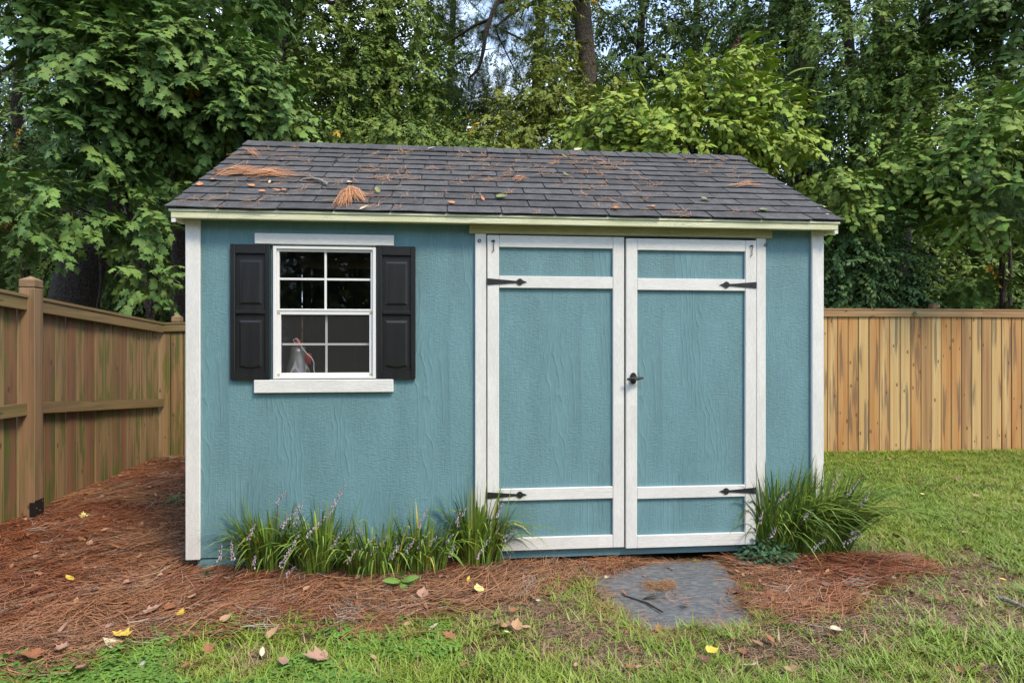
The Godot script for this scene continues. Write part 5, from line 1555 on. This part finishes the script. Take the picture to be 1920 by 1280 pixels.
func on_roof(x: float, y: float) -> Vector3:
	var r := ray(x, y)
	var e := Vector3(0, EAVE.x, EAVE.y)
	var nn := Vector3(0, EAVE.y - RIDGE.y, RIDGE.x - EAVE.x).normalized()
	return EYE + r * ((e - EYE).dot(nn) / r.dot(nn)) + nn * 0.012
func make_roof_litter() -> void:
	var up := Vector3(0, RIDGE.x - EAVE.x, RIDGE.y - EAVE.y).normalized()
	var nn := Vector3(0, EAVE.y - RIDGE.y, RIDGE.x - EAVE.x).normalized()
	var cp := Copies.new()
	for i in 430:
		var a := Vector3(rr(-1.85, 1.85), EAVE.x, EAVE.y) + up * pow(rng.randf(), 0.9) * 1.42 + nn * 0.009
		if nz(a.x * 130, a.y * 130, 2100) < -0.12: continue
		var ang := rr(-0.5, 0.5) + (0.0 if rng.randf() < 0.75 else 1.2)
		var b := Basis(Vector3.RIGHT * cos(ang) + up * sin(ang), nn, (Vector3.RIGHT * cos(ang) + up * sin(ang)).cross(nn))
		cp.add(Transform3D(b.scaled_local(Vector3.ONE * rr(0.5, 1.0)), a), Color(0.56, 0.27, 0.13) * rr(0.6, 1.15))
	tag(put_copies("roof_needles", needle_bundle(5, 0.05, 0.13, 0.0024), cp, M.dry), "loose orange-brown pine needles strewn over the shingles", "pine needles", "", "stuff")
	# bunches of needles lying in one direction: [from px, to px, count, label]
	for q in [[[418, 330], [478, 324], 70, "long streak of dead needles across the roof's window end", 20.0, 7.0], [[470, 330], [545, 330], 80, "second streak of dead needles joined to the longer one", 18.0, 7.0], [[460, 287], [485, 296], 22, "small frayed needle tuft near the ridge corner", 8.0, 4.0], [[640, 388], [655, 362], 90, "fan of orange needles hanging at the eave", 10.0, 6.0], [[672, 378], [660, 362], 60, "short orange needle tuft beside the fan at the eave", 8.0, 6.0], [[968, 342], [985, 338], 22, "small rust needle cluster above the left door", 8.0, 5.0], [[1385, 352], [1420, 350], 26, "thin tan needle cluster high above the right door", 22.0, 3.0]]:
		var b := MB.new()
		var fan: bool = q[3].contains("eave")
		for i in q[2]:
			var s: Vector3
			var e: Vector3
			if fan:
				s = on_roof(q[1][0] + rr(-3, 3), q[1][1] + rr(-2, 2)) + nn * rr(0.01, 0.03)
				e = on_roof(q[0][0] + rr(-20, 20), q[0][1] + rr(-6, 8)) + nn * rr(0.0, 0.02)
			else:
				s = on_roof(q[0][0] + rr(-q[4], q[4]), q[0][1] + rr(-q[5], q[5])) + nn * rr(0.0, 0.02)
				e = on_roof(q[1][0] + rr(-q[4], q[4]), q[1][1] + rr(-q[5], q[5])) + nn * rr(0.0, 0.015)
			var tone := rr(0.6, 1.25)
			b.ribbon([s, s.lerp(e, 0.5) + nn * 0.012 + rv() * 0.012, e], [0.0022, 0.003, 0.0012], (nn + rv() * 0.6).cross(e - s).normalized(), Color(0.56, 0.27, 0.125) * tone)
		tag(put("needle_tuft", b.done(), M.dry), q[3], "pine needles", "needle tufts on the roof")
	var tb := MB.new()
	tb.tube([on_roof(568, 340), on_roof(588, 341) + nn * 0.01, on_roof(602, 345) + nn * 0.012, on_roof(615, 352) + nn * 0.006], [0.007, 0.010, 0.009, 0.010], 8, Color.WHITE, true, 0.15, 4)
	tag(put("stick", tb.done(), M.greywood), "short pale bark-covered stick lying on the shingles", "stick")
	var shapes := [dead_leaf(OVAL, 0.4), dead_leaf(HEART, 0.3)]
	var cols := {"orange": mat(lin(0.55, 0.22, 0.08), 0.7), "cream": mat(lin(0.62, 0.52, 0.36), 0.7), "olive": mat(lin(0.22, 0.24, 0.07), 0.7)}
	for q in [[405, 326, "orange", 0.05], [400, 341, "orange", 0.04], [375, 349, "orange", 0.04], [470, 352, "orange", 0.04], [490, 363, "orange", 0.04], [520, 362, "orange", 0.05], [533, 361, "orange", 0.04], [440, 360, "cream", 0.03], [506, 345, "cream", 0.03], [632, 303, "orange", 0.07], [527, 304, "orange", 0.04], [655, 346, "cream", 0.04], [676, 370, "cream", 0.06], [682, 395, "cream", 0.05], [942, 374, "olive", 0.07], [808, 283, "cream", 0.07], [1058, 297, "olive", 0.05], [1432, 398, "olive", 0.05], [1085, 284, "cream", 0.06], [905, 377, "orange", 0.04], [845, 384, "orange", 0.04], [1320, 378, "olive", 0.06], [1222, 392, "orange", 0.05], [1155, 395, "orange", 0.05], [1545, 392, "cream", 0.03], [832, 319, "orange", 0.04], [708, 362, "olive", 0.06], [1060, 331, "olive", 0.05], [992, 296, "orange", 0.05]]:
		var o := put("roof_leaf", shapes[rng.randi() % 2], cols[q[2]], null, on_roof(q[0], q[1]))
		var ang := rr(0, TAU)
		var xx := Vector3.RIGHT * cos(ang) + up * sin(ang)
		o.basis = Basis(xx, nn, xx.cross(nn)).scaled_local(Vector3.ONE * float(q[3]))
		tag(o, "small dry %s leaf on the shingles %s" % [q[2], roof_what(q[0], q[1])], "leaf", "small dry %s leaves on the roof" % q[2])

# ------------------------------------------------------------------ lilyturf
func lily_clump(at: Vector3, n: int, tall: float, wide: float, lean: Vector3, label: String, spikes: Array) -> void:
	var o := base("lilyturf", at)
	tag(o, label, "plant", "lilyturf clumps along the shed")
	var b := MB.new()
	for i in int(n * 1.05):
		var ang := rr(0, TAU)
		var r := sqrt(rng.randf())
		var root := Vector3(cos(ang) * wide * 0.5 * r, 0, sin(ang) * 0.07 * r)
		var out := Vector3(cos(ang) * rr(0.2, 1.0), 0, sin(ang) * rr(0.2, 1.0) * 0.8 + 0.12) + lean * rr(0.3, 1.2)
		var l := tall * rr(0.7, 1.3) * 1.12
		var arch := pow(rng.randf(), 0.7) * (0.55 + 0.6 * r)
		var p := []
		var w := []
		var wd := rr(0.009, 0.0145)
		for k in 8:
			var t := k / 7.0
			p.append(root + Vector3.UP * l * (t - arch * 0.72 * t * t * t) + out * l * (0.18 * t + arch * 0.62 * t * t))
			w.append(wd * (0.7 + 0.6 * t if t < 0.5 else 1.0) * (1.0 - pow(t, 4.0)))
			if p[k].z + at.z < 0.03: p[k].z = 0.03 - at.z
			if p[k].y < 0.01: p[k].y = 0.01
		var sd := Vector3(-out.z, rr(-0.3, 0.3), out.x).normalized()
		var tone := rr(0.6, 1.25)
		var c := Color(0.095, 0.195, 0.030).lerp(Color(0.24, 0.33, 0.045), rng.randf() * 0.9) * tone
		if rng.randf() < 0.03: c = Color(0.42, 0.36, 0.08)
		b.ribbon(p, w, sd, c)
	put("blades", b.done(), M.blade, o)
	# dead blades round the foot
	b = MB.new()
	for i in n / 3:
		var ang := rr(0, TAU)
		var out := Vector3(cos(ang), 0, absf(sin(ang)))
		var root := Vector3(rr(-0.5, 0.5) * wide, 0.01, rr(-0.05, 0.05))
		var l := rr(0.10, 0.24)
		b.ribbon([root, root + out * l * 0.5 + Vector3.UP * rr(0.01, 0.05), root + out * l + Vector3(0, 0.012, 0)], [0.005, 0.005, 0.001], Vector3(-out.z, 0.2, out.x).normalized(), Color(0.36, 0.25, 0.16) * rr(0.5, 1.2))
	put("dead_blades", b.done(), M.dry, o)
	for q in spikes:      # [foot px, tip px, metres in front of the wall]
		var s := on_plane(q[0], q[1], q[4]) - at
		var e := on_plane(q[2], q[3], q[4] + 0.04) - at
		var st := MB.new()
		var foot := Vector3(s.x * 0.6, 0.03, 0.0)
		st.tube([foot, foot.lerp(s, 0.6) + Vector3(0, 0.03, 0), s, e], [0.0025, 0.0022, 0.002, 0.0012], 5, Color(0.16, 0.13, 0.13))
		var len := s.distance_to(e)
		var k := int(len / 0.0042)
		for i in k:
			var t := float(i) / k
			var c := s.lerp(e, t) + rv() * 0.009 * (1.0 - 0.55 * t)
			var rad := rr(0.0034, 0.0062) * (1.0 - 0.5 * t)
			var col := Color(0.50, 0.38, 0.45).lerp(Color(0.72, 0.62, 0.67), rng.randf()) * rr(0.75, 1.1)
			st.tube([c - Vector3(0, rad, 0), c, c + Vector3(0, rad, 0)], [rad * 0.4, rad, rad * 0.4], 5, col)
		put("flower_spike", st.done(), M.petal, o)

func make_plants() -> void:
	noise.seed = 5
	lily_clump(on_ground(505, 1078), 190, 0.37, 0.30, Vector3(-0.05, 0, 0.1), "lilyturf clump under the window's outer shutter, with pale lilac spikes", [[410, 1050, 415, 1020, 0.2], [436, 1050, 432, 1014, 0.22], [465, 1012, 477, 982, 0.18], [475, 1062, 478, 1040, 0.25], [520, 945, 534, 920, 0.08], [527, 990, 563, 945, 0.14]])
	lily_clump(on_ground(600, 1082), 170, 0.38, 0.28, Vector3(0.05, 0, 0.1), "lilyturf clump under the window with the tallest flower spike", [[552, 985, 567, 940, 0.12], [525, 1062, 562, 1000, 0.26], [535, 1080, 552, 1062, 0.32], [575, 1005, 625, 955, 0.2], [622, 953, 648, 907, 0.14]])
	lily_clump(on_ground(700, 1088), 190, 0.33, 0.30, Vector3(0.02, 0, 0.15), "lilyturf clump between the sill and the door jamb, many spikes leaning right", [[622, 1028, 640, 996, 0.2], [650, 1055, 668, 1028, 0.26], [676, 1035, 704, 1005, 0.24], [657, 1020, 678, 988, 0.2], [692, 1043, 729, 1004, 0.24], [730, 1050, 750, 1022, 0.26]])
	lily_clump(on_ground(790, 1080), 170, 0.34, 0.26, Vector3(0.05, 0, 0.1), "shorter lilyturf clump left of the door jamb", [[760, 1038, 778, 1008, 0.24], [785, 1028, 806, 995, 0.22], [800, 1024, 820, 1006, 0.2], [738, 1044, 744, 1016, 0.24], [785, 990, 801, 952, 0.1]])
	lily_clump(on_ground(895, 1068), 230, 0.42, 0.26, Vector3(0.12, 0, 0.1), "full lilyturf clump before the left door jamb and hinge", [[842, 1045, 852, 1022, 0.24], [855, 985, 862, 955, 0.12], [860, 980, 875, 950, 0.12], [893, 1046, 920, 1006, 0.26], [928, 970, 945, 942, 0.14], [945, 1010, 970, 992, 0.16], [835, 1020, 850, 1000, 0.2]])
	lily_clump(on_ground(1455, 1046), 300, 0.52, 0.26, Vector3(0.35, 0, 0.05), "tall lilyturf clump at the right jamb, above the small blue-green shrub", [[1424, 982, 1430, 958, 0.2], [1447, 1006, 1456, 988, 0.24], [1458, 940, 1482, 920, 0.1]])
	lily_clump(on_ground(1520, 1040), 430, 0.52, 0.34, Vector3(0.75, 0, 0.1), "wide lilyturf clump sweeping right past the shed's corner", [[1525, 1030, 1548, 1010, 0.26], [1580, 1022, 1618, 1000, 0.24], [1555, 925, 1578, 882, 0.02], [1588, 930, 1608, 902, 0.04], [1612, 950, 1632, 922, 0.1], [1510, 970, 1522, 955, 0.2], [1595, 1000, 1612, 996, 0.2]])
	# seedling with broad leaves
	var p := on_ground(752, 1112)
	var o := base("seedling", p)
	tag(o, "young green seedling with broad pointed leaves in front of the lilyturf", "plant")
	var sb := MB.new()
	sb.tube([Vector3(0, -0.01, 0), Vector3(0.003, 0.05, 0.01), Vector3(0, 0.085, 0.012)], [0.004, 0.003, 0.002], 6, Color(0.2, 0.28, 0.08))
	put("stem", sb.done(), M.blade, o)
	for q in [[0.2, 0.10, 0.55], [2.9, 0.095, 0.45], [1.5, 0.07, 1.5], [-0.45, 0.08, 0.05], [3.6, 0.08, 0.1], [1.2, 0.075, 0.0]]:
		var lb := MB.new()
		lb.leaf(OVAL, leaf_xf(Vector3(0, 0.06 + q[2] * 0.02, 0.01), Vector3(cos(q[0]), q[2], sin(q[0]) * 0.6 + 0.25), Vector3(0, 1, 0.4), q[1]), Color(0.15, 0.27, 0.055), 0.25, 0.3)
		put("leaf", lb.done(), M.leaf, o)
	# small weeds: [px, label, colour, size, count]
	for q in [[385, 1092, "small blue-green weed at the shed's left foot", Color(0.10, 0.19, 0.09), 0.035, 40, 0.06], [1435, 1062, "low blue-green leafy shrub at the foot of the right lilyturf", Color(0.06, 0.13, 0.06), 0.036, 330, 0.17], [25, 1262, "bright broad weed at the lower edge of the straw", Color(0.13, 0.27, 0.05), 0.045, 40, 0.08], [1312, 1058, "tiny green weed by the slate slab", Color(0.16, 0.26, 0.05), 0.03, 14, 0.03], [335, 955, "faint ferny weeds in the straw beside the shed wall", Color(0.12, 0.19, 0.05), 0.035, 60, 0.12], [225, 1076, "thin olive sprig in the middle of the straw bed", Color(0.20, 0.22, 0.05), 0.03, 18, 0.06], [313, 886, "small green weed near the fence corner", Color(0.12, 0.20, 0.05), 0.035, 20, 0.06], [262, 878, "dark green weed at the foot of the side fence", Color(0.05, 0.13, 0.07), 0.04, 24, 0.08]]:
		var w := base("weed", on_ground(q[0], q[1]))
		tag(w, q[2], "plant", "weeds round the shed")
		var b := MB.new()
		var st := MB.new()
		var spread: float = q[6]
		for i in q[5]:
			var d := Vector3(rr(-1, 1), 0, rr(-1, 1))
			if d.length() > 1: d = d.normalized() * rng.randf()
			var h := rr(0.15, 1.0) * spread * (1.1 - 0.6 * d.length())
			var a := Vector3(d.x * spread, h, d.z * spread * 0.6)
			if i % 5 == 0: st.tube([Vector3(d.x * spread * 0.3, -0.01, 0), a], [0.002, 0.001], 4, Color(0.16, 0.14, 0.06))
			b.leaf(OVAL, leaf_xf(a, d + Vector3(rr(-0.6, 0.6), rr(-0.3, 0.5), 0.3), Vector3(0, 1, 0.3), q[4] * rr(0.7, 1.2)), q[3] * rr(0.65, 1.35), 0.2, 0.25)
		put("leaves", b.done(), M.leaf, w)
		put("stems", st.done(), M.twig if false else M.dry, w)

func _ready() -> void:
	rng.seed = 20240611
	make_camera_and_light()
	make_materials()
	print("materials ", Time.get_ticks_msec())
	make_ground()
	make_shed()
	make_fences()
	print("built ", Time.get_ticks_msec())
	make_wood()
	print("wood ", Time.get_ticks_msec())
	make_cover()
	make_slab()
	make_litter()
	make_roof_litter()
	make_plants()
	print("all ", Time.get_ticks_msec())
